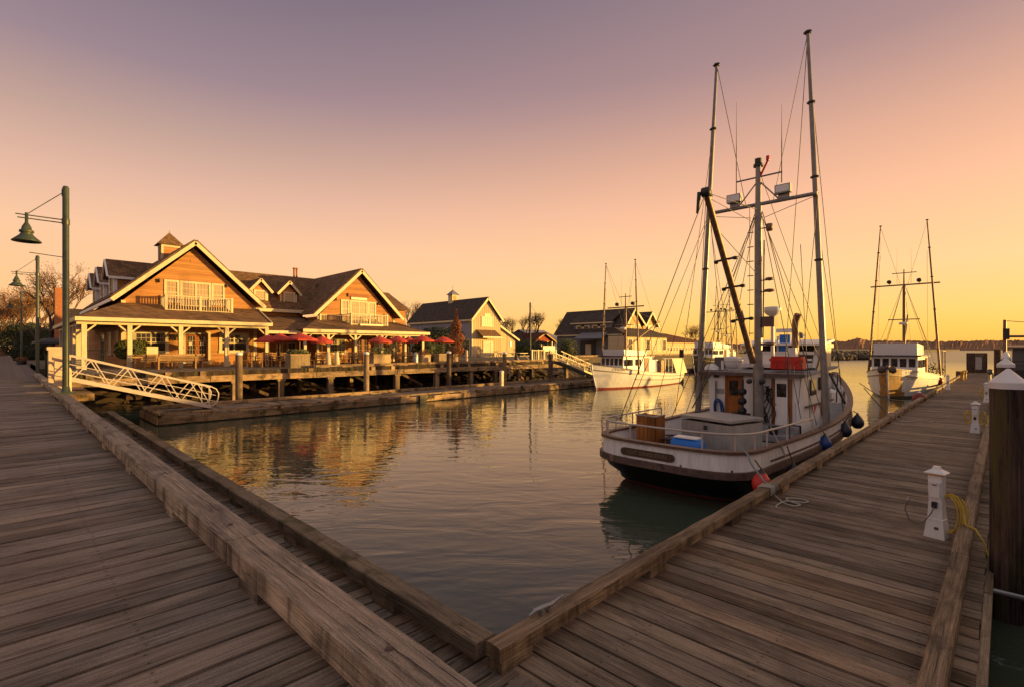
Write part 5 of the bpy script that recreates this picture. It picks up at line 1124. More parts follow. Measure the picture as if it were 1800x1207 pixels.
for px,dist,h,sd,lb in ((722,95,11.5,21,'pale bare tree between the second house and the barn'),(745,105,10.5,22,'bare tree just left of the barn roof'),(925,110,9.5,23,'bare tree right of the barn behind the lamp'),(945,115,11,24,'tall bare tree behind the red hut'),(903,100,8.5,25,'small bare tree beside the barn lean-to'),(981,125,9.5,26,'bare tree left of the dark grey shop roof'),(1212,150,9,27,'bare tree right of the long cream building'),(1225,150,7.5,28,'small bare tree beyond the long building')):
    x,y=at_px(px,dist); bare_tree(lb,x,y,ZP,h,sd,'leafb',500,ls=.09,spread=.9,group='bare trees behind the buildings')
def bush(label,px,dist,rx,rz_,mat,n=2500,z=ZP,s=.09,name='bush',cat='bush'):
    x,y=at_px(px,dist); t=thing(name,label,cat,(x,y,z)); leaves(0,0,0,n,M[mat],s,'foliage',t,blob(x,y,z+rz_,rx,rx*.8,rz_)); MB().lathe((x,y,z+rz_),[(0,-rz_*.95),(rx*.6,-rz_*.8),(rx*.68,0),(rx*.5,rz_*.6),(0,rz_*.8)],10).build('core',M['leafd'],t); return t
bush('dark rounded shrub at the foot of the third lamp',52,57,1.4,1.0,'leafd',1800,ZL,.1)
bush('tall dark hedge behind the rightmost umbrellas',775,52,2.6,1.7,'leafd',3500,s=.12)
bush('dark shrub behind the porch end and umbrellas',748,50,2.0,1.3,'leafg',2500,s=.1)
bush('low dark hedge right of the barn lean-to',925,92,4.5,1.4,'leafd',3000,s=.16)
bush('low round golden shrub left of the shop door',997,75,1.6,1.3,'leafg',2000,s=.1)
bush('dark conifer mass behind the promenade lamps',-5,140,9,4.5,'leafd',4500,ZL,.3)
bush('dark hedge row behind the promenade tree trunks',70,88,5,3.0,'leafd',3500,ZL,.2)
# flame shaped rusty cypress
X,Y=at_px(802,47.5); t=thing('cypress_tree','narrow flame shaped rust orange cypress in front of the barn wall','tree',(X,Y,ZP))
def cyp():
    u=random.random(); z=ZP+.3+4.6*u; r=(.75*(math.sin(PI*min(1,u*1.02+.10))**.7))*(1-.45*u)*(1+.25*math.sin(z*5)); a=random.uniform(0,2*PI); return (X+r*math.cos(a)*random.uniform(.75,1.15),Y+r*math.sin(a)*random.uniform(.75,1.1),z)
leaves(0,0,0,4200,M['leafo'],.09,'foliage',t,cyp); MB().tube((X,Y,ZP),(X,Y,ZP+4.2),.3,.1).build('trunk',M['bark'],t)
# ------------------------------------------------------------------ left promenade buildings
t=thing('brick_chimney_house','promenade house with tall brick chimney behind the nearest lamp pole','building',(4,66,ZL))
x,y=at_px(106,58); MB().box(x-.45,x+.55,y,y+1.2,ZL,10.1).build('chimney',M['brick'],t); 
MB().box(x+.3,x+7,y+.5,y+10,ZL-.3,5.6).build('wall',M['cream_s'],t); MB().slab([(x+.0,y,5.6),(x+7.4,y,5.6),(x+7.4,y+5,8.0),(x+.0,y+5,8.0)],.12).build('roof',M['roofd'],t); MB().slab([(x-.6,y+2,5.2),(x-.6,y+9,5.2),(x+.3,y+9,7.4),(x+.3,y+2,7.4)][::-1],.1).build('lean_roof',M['roofr'],t)
window(t,'Y',y+.5,x+1.2,x+2.6,2.6,4.6,2,3,.12); window(t,'X',x+.3,y+3,y+5,2.6,4.6,2,3,.12)
t=thing('shopfront_building','white flat roofed shop with round sign between chimney house and restaurant','building',(3.6,62,ZP)); x,y=at_px(142,66)
MB().box(x,x+8,y,y+12,ZL-.3,7.1).build('wall',M['cream_s'],t); MB().box(x-.2,x+8.2,y-.2,y+12.2,7.1,7.4).build('cornice',M['white'],t); window(t,'Y',y,x+.4,x+2.2,5.4,6.7,2,1,.12); MB().lathe((x-.5,y-2.0,5.6),[(0,-.06),(.8,-.06),(.8,.06),(0,.06)],24,ax='y').build('round_sign',M['white'],t); MB().slab([(x-1.2,y-3,4.8),(x+8,y-3,4.8),(x+8,y,6.1),(x-1.2,y,6.1)],.12).build('awning',M['metalroof'],t)
t=thing('canopy_sail','dark curved market parasol behind the gate pillars','parasol',(2.6,52,ZL)); x,y=at_px(96,54); MB().lathe((x,y,ZL),[(0,2.75),(.8,2.7),(1.7,2.35),(1.9,2.1),(1.85,2.1),(0,2.5)],16).build('canopy',M['blackm'],t); MB().tube((x,y,ZL),(x,y,ZL+2.7),.06).build('pole',M['blackm'],t)
t=thing('kiosk_building','low promenade kiosk with pale columns far behind the lamps','building',(2,100,ZL)); x,y=at_px(55,112); MB().box(x-6,x+6,y,y+5,ZL-.2,3.5).build('wall',M['brown'],t); MB().box(x-7,x+7,y-1.5,y+5.5,3.5,3.9).build('roof',M['metalroof'],t)
for k in range(6): MB().box(x-6+2.3*k,x-5.6+2.3*k,y-1.2,y-.8,ZL,3.49).build('column',M['cream'],t)
t=thing('parked_van','white van parked at the far left end of the promenade','van',(0,150,ZL)); x,y=at_px(8,150)
mb=MB(); mb.box(x-2.4,x+1.6,y,y+2,ZL+.4,ZL+2.3); mb.box(x+1.6,x+2.5,y+.05,y+1.95,ZL+.4,ZL+1.3); mb.build('body',M['white'],t); MB().box(x-2.0,x+1.4,y-.03,y-.005,ZL+1.4,ZL+2.0).build('window',M['glass'],t)
for q in (-1.5,1.7): MB().lathe((x+q,y,ZL+.35),[(0,-.1),(.35,-.1),(.35,.1),(0,.1)],14,ax='y').build('wheel',M['rubber'],t)
for k,(px,dist) in enumerate(((38,52),(34,66),(24,100))):
    x,y=at_px(px,dist); t=thing('flower_tub','%s low dark flower tub at the foot of the promenade lamps'%['nearest','middle','farthest'][k],'planter',(x,y,ZL)); MB().lathe((x,y,ZL),[(.35,0),(.45,.4),(.4,.42),(0,.4)],12).build('tub',M['blackm'],t); leaves(0,0,0,300,M['leafb'],.08,'plant',t,blob(x,y,ZL+.5,.45,.45,.25))
# ------------------------------------------------------------------ boats
def outline(B,xs,xb,yc,ds,db,n=44,pw=3.2,q=2.2,tmax=.38,bs=.8):
    """half outline from stern centre to bow; returns list of (x,y_half)"""
    out=[]; Lg=xb-xs
    for i in range(n+1):
        a=i/n; u=a*a*(3-2*a)*.55+a*.45
        if i<12: u=.10*(1-math.cos(PI/2*i/12))
        else: u=.10+.90*math.sin(PI/2*(i-12)/(n-12))**1.15
        if u<.10: v=1-u/.10; y=B*bs*(max(0,1-v**pw))**(1/pw)
        elif u<tmax: s=(u-.10)/(tmax-.10); y=B*(bs+(1-bs)*math.sin(PI/2*s))
        else: s=(u-tmax)/(1-tmax); y=B*max(0,(1-s**q))
        out.append((xs+Lg*(ds+(1-ds-db)*u),y,u))
    return out
def hull(root,xs,xb,yc,B,sheer,levels,parts,deckz,mats,cap=(.10,.06,.05),rubf=None,q=2.2,bs=.8,pw=3.2,plate=0):
    rows=[]
    for f,bsc,ds,db in levels:
        o=outline(B*bsc,xs,xb,yc,ds,db,q=q,bs=bs,pw=pw); rows.append([(x,y,sheer(u)*(1-f)) for x,y,u in o])
    n=len(rows[0]); sgn=1 if xb>xs else -1
    for (r0,r1),nm,mat in parts:
        mb=MB(); bp=MB()
        for side in (1,-1):
            vs=[(x,yc+side*y,z) for r in range(r0,r1+1) for x,y,z in rows[r]]
            fs=[]
            for r in range(r1-r0):
                for i in range(n-1):
                    f=(r*n+i,r*n+i+1,(r+1)*n+i+1,(r+1)*n+i); f=f if side*sgn<0 else f[::-1]
                    if plate and r0==0 and r>=0 and i>n//2 and abs(rows[r][i][1])<plate: bp.add([vs[q_] for q_ in f],[(0,1,2,3)],.5,False)
                    else: fs.append(f)
            mb.add(vs,fs,.5,True)
        mb.build(nm,M[mat],root)
        if bp.v: bp.build('bow_plate',M['orangebow'],root)
    # inner bulwark and deck
    mb=MB(); top=outline(B,xs,xb,yc,0,0,q=q,bs=bs,pw=pw); inn=[]; dk=[]
    for (x,y,u) in top:
        t=.07; xx=x+ (t*sgn if u<.04 else 0)-(t*sgn if u>.97 else 0); yy=max(0,y-t); inn.append((xx,yy,sheer(u))); dk.append((xx,max(0,yy-.05),deckz(u)))
    for side in (1,-1):
        vs=[(x,yc+side*y,z) for x,y,z in inn+dk]; n=len(inn); mb.add(vs,[((i,i+n,i+1+n,i+1) if side*sgn<0 else (i,i+1,i+1+n,i+n)) for i in range(n-1)],.5,True)
    mb.build('bulwark_inside',M[mats['inside']],root)
    mb=MB(); vs=[(x,yc+y,z) for x,y,z in dk]+[(x,yc-y,z) for x,y,z in dk]; mb.add(vs,[((i,i+1,i+1+n,i+n) if sgn<0 else (i,i+n,i+1+n,i+1)) for i in range(n-1)],.5); mb.build('deck',M[mats['deck']],root)
    # rails around the outline
    def ribbon(f,bsc,ds,db,w0,w1,h0,h1,nm,mat,u0=0,u1=1,both=True):
        o=[p for p in outline(B*bsc,xs,xb,yc,ds,db,q=q,bs=bs,pw=pw) if u0<=p[2]<=u1]
        mb=MB()
        for side in ((1,-1) if both else (both,)):
            P=[Vector((x,yc+side*y,0)) for x,y,u in o]; vs=[];fs=[]
            for i,p in enumerate(P):
                d=(P[min(i+1,len(P)-1)]-P[max(i-1,0)]).normalized(); nrm=Vector((d.y,-d.x,0))*(-side*sgn)
                if i==0 and u0==0: nrm=Vector((-sgn,0,0))
                if i==len(P)-1 and u1==1: nrm=Vector((sgn,0,0))
                z=sheer(o[i][2])*(1-f)
                for w_,h_ in ((w0,h0),(w1,h0),(w1,h1),(w0,h1)): vs.append((p.x+nrm.x*w_,p.y+nrm.y*w_,z+h_))
            for i in range(len(P)-1):
                for k in range(4):
                    f_=(i*4+k,i*4+(k+1)%4,(i+1)*4+(k+1)%4,(i+1)*4+k); fs.append(f_ if side*sgn>0 else f_[::-1])
            mb.add(vs,fs,.5)
            mb.add(vs[:4],[(0,1,2,3)]); mb.add(vs[-4:],[(3,2,1,0)])
        return mb.build(nm,M[mat],root)
    return ribbon,top
def lerp(a,b,t): return a+(b-a)*t
# ---- near boat
fb=thing('fishing_boat','nearest black and white wooden boat moored stern first along the right dock','boat',(9.55,5.15,0))
YC=5.15
def sh1(u): return 1.10-.04*math.sin(min(1,u/.5)*PI)+(.98*max(0,(u-.38)/.62)**1.9)
lv=[(0,1,0,0),(.2,1.0,-.001,.006),(.37,1.0,-.003,.012),(.375,1.0,-.003,.012),(.62,.965,.010,.032),(.8,.90,.030,.06),(.90,.88,.032,.075),(.985,.84,.042,.09),(1.3,.5,.1,.15)]
rib,top1=hull(fb,9.45,24.6,YC,1.88,sh1,lv,[((0,2),'bulwark','hullwhite'),((3,6),'hull','black'),((6,8),'hull_bottom','antifoul')],lambda u:sh1(u)-.52,dict(inside='white',deck='deckgrey'),bs=.93,pw=3.6)
rib(0,1,0,0,-.11,.05,-.015,.04,'cap_rail','brown'); rib(.37,1.0,-.003,.012,-.02,.06,-.08,.06,'rub_rail','rub'); rib(.24,1.0,-.002,.01,-.01,.025,-.02,.02,'rub_strake','rub',u0=.10); rib(.12,1.0,-.001,.006,-.01,.03,-.035,.035,'rub_strake','rub',u0=.5)
# stern rails
def railpath(u0,u1,side,h,inset=.03):
    return [Vector((x,YC+side*(y-inset),sh1(u)+h)) for x,y,u in top1 if u0<=u<=u1]
rp=[Vector((p.x+.04,p.y,p.z)) for p in railpath(0,.29,-1,.36)]; rl_=[Vector((p.x+.04,p.y,p.z)) for p in railpath(0,.24,1,.36)]
full=rl_[::-1]+rp[1:]
full=[full[0]-Vector((0,0,.34))]+full+[full[-1]-Vector((0,0,.34))]
rg=MB().path(full,.021,8).build('stern_rail',M['alu'],fb)
for i in range(1,len(full)-1,3): p=full[i]; MB().tube((p.x,p.y,p.z-.34),(p.x,p.y,p.z),.017,n=6).build('stanchion',M['alu'],rg)
# name board
nb_=MB(); xN=9.405
for k in range(1): 
    prof=[]; hw,hh=.62,.08; cyy=5.35; cz=.885
    for a in range(9): th=-PI/2+PI*a/8; prof.append((cyy-hw+hh-hh*math.cos(th)*1.0,cz+hh*math.sin(th)))
    pr=[(cyy-hw+hh-hh*math.cos(-PI/2+PI*a/8),cz+hh*math.sin(-PI/2+PI*a/8)) for a in range(9)]+[(cyy+hw-hh+hh*math.cos(-PI/2+PI*a/8),cz+hh*math.sin(-PI/2+PI*a/8)) for a in range(8,-1,-1)]
    fr=[(xN,y,z) for y,z in pr]; bk=[(xN+.045,y,z) for y,z in pr]; m=len(pr); nb_.add(fr+bk,[tuple(range(m))[::-1],tuple(range(m,2*m))]+[(i,i+m,(i+1)%m+m,(i+1)%m)[::-1] for i in range(m)])
npb=nb_.build('name_board',M['plate'],fb)
MX=Matrix.Rotation(R(-90),4,'Z')@Matrix.Rotation(R(90),4,'X')
text('LOST SEINQUEREN',.108,M['gold'],npb,mtx=Matrix.Translation((xN-.003,cyy,cz))@MX)
# deck house
x0,x1,ya,yb_=15.6,18.9,4.05,6.62; zb=.55; zt=2.36
mb=MB(); mb.add([(x0,ya,zb),(x0,yb_,zb),(x0,yb_+.07,zt),(x0,ya-.0,zt),(x1+.2,ya+.15,zb),(x1+.2,yb_-.15,zb),(x1+.2,yb_-.1,zt),(x1+.2,ya+.1,zt)],[(0,1,2,3)[::-1],(4,5,6,7),(0,4,7,3),(1,2,6,5),(3,7,6,2)]); hs_=mb.build('deckhouse',M['white'],fb)
mb=MB(); mb.slab([(x0-.22,ya-.14,zt+.02),(x1+.7,ya-.05,zt+.16),(x1+.7,yb_+.05,zt+.16),(x0-.22,yb_+.3,zt+.02)],.07); mb.build('deckhouse_roof',M['deckgrey'],fb)
MB().box(x0-.24,x0-.20,ya-.14,yb_+.3,zt-.07,zt+.03).build('roof_edge',M['rub'],fb)
def d_on_x(nm,x,u0,u1,v0,v1,mat,th=.03): return MB().box(x-th,x,u0,u1,v0,v1).build(nm,M[mat],fb)
dw=d_on_x('wooden_door',x0-.002,5.68,6.10,1.02,2.27,'door',.035); MB().box(x0-.045,x0-.037,5.76,6.02,1.68,2.14).build('window',M['glass'],dw); MB().box(x0-.047,x0-.037,5.74,6.04,1.1,1.55).build('panel',M['door'],dw)
mb=MB(); mb.box(x0-.05,x0-.002,5.63,5.68,1.0,2.3); mb.box(x0-.05,x0-.002,6.10,6.15,1.0,2.3); mb.box(x0-.05,x0-.002,5.63,6.15,2.27,2.32); mb.build('door_frame',M['door'],dw)
dw=d_on_x('white_door',x0-.002,4.40,4.72,.92,2.22,'white',.035); MB().box(x0-.045,x0-.037,4.43,4.68,1.72,2.1).build('window',M['glass'],dw)
mb=MB(); mb.box(x0-.05,x0-.002,4.29,4.38,.9,2.24); mb.box(x0-.05,x0-.002,4.74,4.82,.9,2.24); mb.build('door_frame',M['door'],dw); MB().lathe((x0-.05,4.70,1.5),[(0,-.02),(.02,-.02),(.02,.02),(0,.02)],8,ax='x').build('door_handle',M['galv'],dw)
for a,c in (((1424,667),(1433,692)),((1441,662),(1446,683))):
    p=YP(*a,4.06); q=YP(*c,4.06); MB().box(p[0],q[0],4.02,4.10,q[1],p[1]).build('side_window',M['glass'],fb)
MB().box(18.0,18.35,4.03,4.12,1.0,2.3).build('side_door',M['door'],fb); MB().box(15.9,18.9,3.97,4.04,1.42,1.47).build('side_rub',M['rub'],fb)
mb=MB(); mb.add([(16.65,3.99,1.44),(16.95,3.99,1.44),(16.70,3.99,1.20)],[(0,2,1)]); mb.add([(16.65,4.0,1.44),(16.95,4.0,1.44),(16.70,4.0,1.20)],[(0,1,2)]); mb.build('red_pennant',M['red'],fb)
MB().box(x0-.012,x0-.002,4.06,4.28,.6,.95).build('vent_opening',M['black'],fb)
mb=MB(); mb.box(14.6,15.59,4.1,6.5,.58,.74); mb.box(15.2,15.59,4.1,6.5,.74,.92); mb.build('deck_step',M['deckgrey'],fb)
# raised wheelhouse
mb=MB(); mb.add([(17.6,4.15,2.5),(17.6,6.4,2.5),(18.25,6.35,3.25),(18.25,4.2,3.25),(19.3,4.3,2.5),(19.3,6.2,2.5),(18.9,6.3,3.3),(18.9,4.2,3.3)],[(0,3,2,1),(4,5,6,7),(0,4,7,3),(1,2,6,5)]); wh=mb.build('wheelhouse',M['white'],fb)
MB().slab([(17.75,4.02,3.26),(19.2,4.02,3.40),(19.2,6.5,3.40),(17.75,6.5,3.26)],.07).build('wheelhouse_roof',M['white'],wh)
mb=MB(); mb.add([(17.70,4.3,2.66),(17.70,6.25,2.66),(18.17,6.2,3.18),(18.17,4.35,3.18)],[(0,3,2,1)]); mb.build('windscreen',M['glass'],wh)
mb=MB(); mb.box(17.66,17.70,4.3,6.25,2.72,2.78); mb.box(17.9,17.95,4.3,6.25,2.9,3.0); mb.box(16.9,17.7,4.3,6.2,2.5,2.62); mb.build('dash_panels',M['white'],wh)
mb=MB(); mb.add([(17.2,4.06,2.42),(18.95,4.06,2.52),(18.95,4.06,3.30),(17.95,4.06,3.12)],[(0,1,2,3)]); mb.add([(17.2,4.11,2.42),(18.95,4.11,2.52),(18.95,4.11,3.30),(17.95,4.11,3.12)],[(3,2,1,0)]); mb.box(17.85,19.0,4.0,4.12,3.12,3.24); mb.build('wing_panel',M['cream'],wh)
MB().box(17.95,18.05,5.0,5.32,3.0,3.55).build('blue_seat',M['blue'],fb)
mb=MB(); mb.box(18.0,18.06,5.36,5.42,2.6,3.5); mb.box(17.2,17.6,4.7,6.2,2.5,2.9); mb.build('helm_console',M['white'],fb)
MB().lathe((18.4,4.85,3.42),[(.16,0),(.16,.08),(.1,.18),(0,.22)],12).build('antenna_dome',M['wafer'],fb); MB().box(18.2,18.3,5.0,5.5,3.62,3.75).build('name_light',M['white'],fb)
# roof clutter
rc=thing('storage_chest','red moulded plastic chest on the cabin roof of the near boat','chest',(16.3,4.55,2.5)); mb=MB(); mb.box(15.98,16.45,4.15,4.98,2.5,2.72); mb.box(15.96,16.47,4.12,5.01,2.725,2.80); mb.box(16.0,16.43,4.16,4.97,2.80,2.87); mb.build('body',M['red'],rc)
[MB().box(15.95,15.98,4.3+.25*k,4.36+.25*k,2.5,2.72).build('rib',M['red'],rc) for k in range(3)]
t=thing('white_float','big white round float pot on the cabin roof left of the mast','float',(16.2,6.1,2.45)); MB().lathe((16.1,6.12,2.45),[(.0,0),(.14,.02),(.24,.15),(.28,.33),(.27,.38),(.0,.42)],18).build('body',M['white'],t); MB().lathe((16.1,6.12,2.70),[(.275,0),(.295,.02),(.275,.04)],18).build('band',M['white'],t)
t=thing('roof_box','black and white box on the cabin roof left of the white float','box',(16.1,6.55,2.45)); MB().box(16.0,16.3,6.45,6.66,2.44,2.83).build('body',M['wafer'],t); MB().box(15.98,16.32,6.36,6.44,2.44,2.72).build('side',M['white'],t)
t=thing('canvas_bundle','rumpled pale canvas bundle at the left corner of the cabin roof','bundle',(15.8,6.8,2.45)); MB().lathe((15.95,6.72,2.42),[(.24,0),(.22,.09),(.12,.17),(0,.2)],11).build('canvas',M['white'],t)
# mast, crosstrees
MXx,MY=15.32,5.1
ms_=MB(); ms_.tube((MXx,MY,.6),(MXx,MY,2.6),.15,.14,14); ms_.tube((MXx,MY,2.6),(MXx,MY,7.25),.11,.10,14); ms_.tube((MXx,MY,7.25),(MXx,MY,8.35),.085,.075,12); ma=ms_.build('mast',M['mast'],fb)
mb=MB(); mb.tube((MXx,MY,8.35),(MXx,MY,8.42),.14,.14); mb.tube((MXx,MY,8.45),(MXx,MY,8.58),.10,.10); mb.build('mast_head',M['blackm'],ma)
mb=MB(); mb.tube((MXx,MY,7.95),(MXx-.02,MY-.28,8.5),.03); mb.lathe((MXx-.02,MY-.26,8.45),[(.035,0),(.045,.02),(.045,.14),(0,.16)],10); mb.build('red_lamp',M['redlamp'],ma)
MB().tube((MXx,6.55,7.26),(MXx,3.60,7.26),.055,n=10).build('crosstree',M['mast'],fb)
MB().tube((MXx,MY+.62,8.05),(MXx,MY-.62,8.05),.025).build('upper_crosstree',M['mast'],fb)
for s_ in (-1,1): MB().tube((MXx,MY+s_*.05,7.9),(MXx,MY+s_*.55,7.3),.02).build('crosstree_strut',M['mast'],fb)
for dy,zz,h in ((.62,7.55,2.9),(-.62,7.75,2.2)): 
    mb=MB(); mb.tube((MXx,MY+dy,zz),(MXx,MY+dy,zz+h*.55),.016,.012); mb.tube((MXx,MY+dy,zz+h*.55),(MXx,MY+dy,zz+h),.01,.003); mb.build('whip_antenna',M['wafer'],fb)
for y,zz in ((5.75,7.30),(4.42,7.30)):
    mb=MB(); mb.box(MXx-.16,MXx+.02,y-.20,y+.20,zz+.12,zz+.36); mb.box(MXx-.02,MXx+.02,y-.15,y+.15,zz,zz+.12); fl_=mb.build('floodlight',M['silver'],fb); MB().box(MXx-.17,MXx-.162,y-.17,y+.17,zz+.15,zz+.33).build('lens',M['white'],fl_)
mb=MB()
for k in range(9): z=3.1+k*.42; mb.box(MXx-.02,MXx+.0,MY+.13,MY+.30,z,z+.025)
mb.build('mast_step',M['blackm'],fb)
mb=MB(); mb.tube((MXx,MY+.24,2.6),(MXx,MY+.24,7.2),.008); mb.build('rigging_line',M['rig'],fb)
for z,s_ in ((6.55,.16),(5.05,.2),(4.72,.24),(3.2,.3)):
    mb=MB(); mb.lathe((MXx,MY-.30,z),[(0,-.1),(.08,-.1),(.10,.0),(.08,.1),(0,.11)] if z>6 else [(0,-.03),(s_*.6,0),(s_*.5,.06),(0,.08)],10); mb.bar((MXx,MY-.1,z),(MXx,MY-.32,z),.03); mb.build('mast_lamp',M['boom'] if z>4 else M['brown'],fb)
mb=MB(); mb.box(MXx-.1,MXx+.25,MY-.45,MY-.13,3.72,4.0); mb.build('mast_tray',M['brown'],fb)
mb=MB(); mb.tube((MXx,MY-.13,3.4),(MXx,MY-.16,6.2),.02); mb.build('pipe',M['blackm'],fb)
# trolling poles
def tpole(root,b,q,tp,r=.085,mat='mast',col_=True):
    b=Vector(b); tp=Vector(tp); m=b.lerp(tp,.42); n_=b.lerp(tp,.82)
    mb=MB(); mb.path([b,m],[r*1.25,r*1.05],12); mb.path([m,n_],[r,r*.85],12); mb.path([n_,tp],[r*.72,r*.6],12); o=mb.build('trolling_pole',M[mat],root)
    for p in (m,n_,tp,b.lerp(tp,.63)): mb=MB(); mb.lathe(p,[(r*.6,-.04),(r*1.2,-.03),(r*1.2,.03),(r*.6,.04)],10); mb.bar(p+Vector((-.02,-r*1.4,0)),p+Vector((-.02,r*1.4,0)),.04); mb.build('pole_band',M['blackm'],o)
    return o
tpole(fb,(15.5,6.98,1.05),0,(15.45,6.36,11.85),r=.073); tpole(fb,(15.5,3.42,.95),0,(15.45,3.86,11.75),r=.073)
# boom
b0=Vector((14.95,5.12,2.72)); b1_=Vector((11.85,5.14,6.85))
bo=MB().path([b0,b0.lerp(b1_,.5),b1_],[.09,.085,.075],12).build('boom',M['boom'],fb)
mb=MB(); mb.lathe(b1_,[(0,-.12),(.12,-.1),(.12,.08),(0,.12)],10,ax='y'); mb.tube(b1_+Vector((-.1,.12,0)),b1_+Vector((-.12,.15,-.5)),.05,.04); mb.build('boom_block',M['blackm'],bo)
for u in (.48,.64,.28): p=b0.lerp(b1_,u); mb=MB(); mb.bar(p+Vector((0,.25,-.02)),p+Vector((0,-.28,.03)),.05); mb.lathe(p+Vector((0,-.26,.02)),[(0,-.05),(.07,-.03),(.07,.03),(0,.05)],8); mb.lathe(p+Vector((0,.22,-.04)),[(0,-.05),(.06,-.03),(.06,.03),(0,.05)],8); mb.build('boom_fitting',M['blackm'],bo)
def line(root,p,q,r=.009,sag=0,nm='rigging_line',mat='rig'):
    p=Vector(p);q=Vector(q)
    if sag: pts=[p.lerp(q,k/8)-Vector((0,0,sag*4*(k/8)*(1-k/8))) for k in range(9)]
    else: pts=[p,q]
    return MB().path(pts,r,5).build(nm,M[mat],root)
mt=(MXx,MY,7.2)
for p,q,r in (((15.45,6.36,11.85),(MXx,MY+.35,7.3),.009),((15.45,3.86,11.75),(MXx,MY-.4,7.3),.009),((15.45,3.86,11.75),(15.3,4.4,2.5),.010),((15.46,3.8,10.5),(17.8,3.5,1.2),.010),((15.4,3.72,7.3),(19.6,3.9,1.9),.010),((15.4,3.6,7.3),(15.1,4.0,1.6),.008),
  ((MXx,MY-.1,6.9),(13.6,3.55,1.4),.010),((MXx,MY-.12,7.0),(14.6,3.45,1.15),.010),((MXx,MY-.1,7.05),(15.9,3.6,1.2),.010),((MXx,MY-.08,6.95),(17.9,4.1,2.6),.010),
  ((MXx,MY+.1,7.0),(14.2,6.75,1.2),.010),((MXx,MY+.12,6.9),(15.0,6.85,1.15),.010),((MXx,MY+.1,6.9),(13.4,6.8,1.15),.010),((MXx,MY+.08,6.95),(16.6,6.7,1.3),.010),
  ((11.85,5.14,6.85),(MXx,MY,7.1),.010),((11.9,5.2,6.8),(MXx,MY+.05,6.7),.008),((11.85,5.14,6.85),(9.75,6.2,1.5),.011),((12.4,5.14,6.1),(MXx,MY,5.2),.009),((13.4,5.14,4.8),(MXx,MY+.02,7.0),.009),
  ((15.45,6.38,11.7),(15.2,6.75,1.2),.008),((15.45,6.5,9.6),(13.9,6.95,1.2),.009),((15.45,6.6,7.3),(11.3,7.0,1.35),.008),((15.45,6.6,7.3),(12.6,6.95,1.3),.008),((15.45,6.6,7.2),(16.5,6.3,2.6),.008),((15.45,6.55,7.2),(MXx,MY+.2,6.9),.008),((MXx,3.65,7.2),(MXx,MY-.15,6.85),.009),
  ((MXx,MY,8.3),(23.9,YC,2.3),.010),((12.2,3.45,2.9),(12.25,3.4,.55),.012),((11.85,5.14,6.7),(14.6,6.6,2.4),.008),((11.9,5.1,6.7),(14.9,5.9,2.5),.008),((15.1,3.95,5.9),(14.7,3.62,1.2),.009)):
    line(fb,p,q,r)
# radar, exhaust, roof box
mb=MB(); mb.tube((16.3,5.02,2.5),(16.3,5.02,4.05),.055,.05); rd=mb.build('radar_post',M['white'],fb); mb=MB(); mb.lathe((16.3,5.02,4.05),[(.06,0),(.16,.06),(.235,.14),(.245,.26),(.22,.29),(0,.31)],20); mb.build('radar_dome',M['white'],rd)
MB().path([(16.5,4.45,2.5),(16.5,4.45,3.7),(16.48,4.44,3.9),(16.42,4.36,4.1)],.095,10).build('exhaust_pipe',M['boom'],fb); MB().box(15.95,16.2,4.30,4.52,2.86,3.12).build('light_box',M['white'],fb)
line(fb,(16.05,4.36,2.86),(15.4,4.15,1.0),.008,nm='rope',mat='rope'); line(fb,(16.05,4.46,2.86),(15.3,4.3,1.0),.008,nm='rope',mat='rope')
# aft deck gear
bx=thing('deck_box','big brushed aluminium storage box on the aft deck of the near boat','storage box',(12.8,5.0,.6))
ring=[(12.35,6.0),(12.0,4.62),(13.2,4.30),(13.6,5.6)]
mb=MB(); mb.add([(x,y,.58) for x,y in ring]+[(x,y,1.27) for x,y in ring],[(0,1,5,4)[::-1],(1,2,6,5)[::-1],(2,3,7,6)[::-1],(3,0,4,7)[::-1]]); mb.build('body',M['alubox'],bx)
cx_=sum(p[0] for p in ring)/4; cy_=sum(p[1] for p in ring)/4; big=[(cx_+(x-cx_)*1.03,cy_+(y-cy_)*1.03) for x,y in ring]
mb=MB(); mb.slab([(x,y,1.33) for x,y in big][::-1],.06); mb.build('lid',M['alubox'],bx); mb=MB(); mb.box(12.13,12.16,5.25,5.32,1.1,1.2); mb.build('latch',M['blackm'],bx)
tt=thing('blue_tote','bright blue plastic barrel tote on the stern deck in front of the aluminium box','tote',(11,4.6,.6))
mb=MB(); mb.lathe((11.05,5.02,.86),[(0,0),(.17,0),(.19,.04),(.19,.66),(.17,.70),(0,.70)],14,ax='y'); mb.build('barrel',M['blue'],tt); tt.children[0].location=(0,-.15,0) 
MB().box(10.92,11.2,4.95,5.5,1.04,1.07).build('lid',M['white'],tt)
ck=thing('wooden_crate','tall varnished plank box standing at the left of the stern deck','crate',(11.4,6.3,.6))
mb=MB()
for k in range(5): mb.box(11.15,11.19,6.12+.1*k,6.212+.1*k,.6,1.42,random.random())
for k in range(5): mb.box(11.195+.085*k,11.275+.085*k,6.08,6.12,.6,1.42,random.random())
mb.box(11.58,11.62,6.12,6.6,.6,1.42); mb.box(11.2,11.6,6.58,6.62,.6,1.42); mb.build('planks',M['door'],ck)
mb=MB(); mb.box(11.14,11.63,6.07,6.11,1.42,1.45); mb.box(11.14,11.18,6.111,6.63,1.42,1.45); mb.box(11.181,11.63,6.59,6.63,1.42,1.45); mb.build('rim',M['galv'],ck)
nt_=thing('net_pile','brown pile of net and rope coils on the stern deck between crate and box','net',(11.6,5.8,.6))
pts=[]
for k in range(220): a=k*.5; pts.append((11.55+.28*math.cos(a)+random.uniform(-.1,.1),5.75+.2*math.sin(a)+random.uniform(-.1,.1),.62+.0013*k+random.uniform(0,.05)))
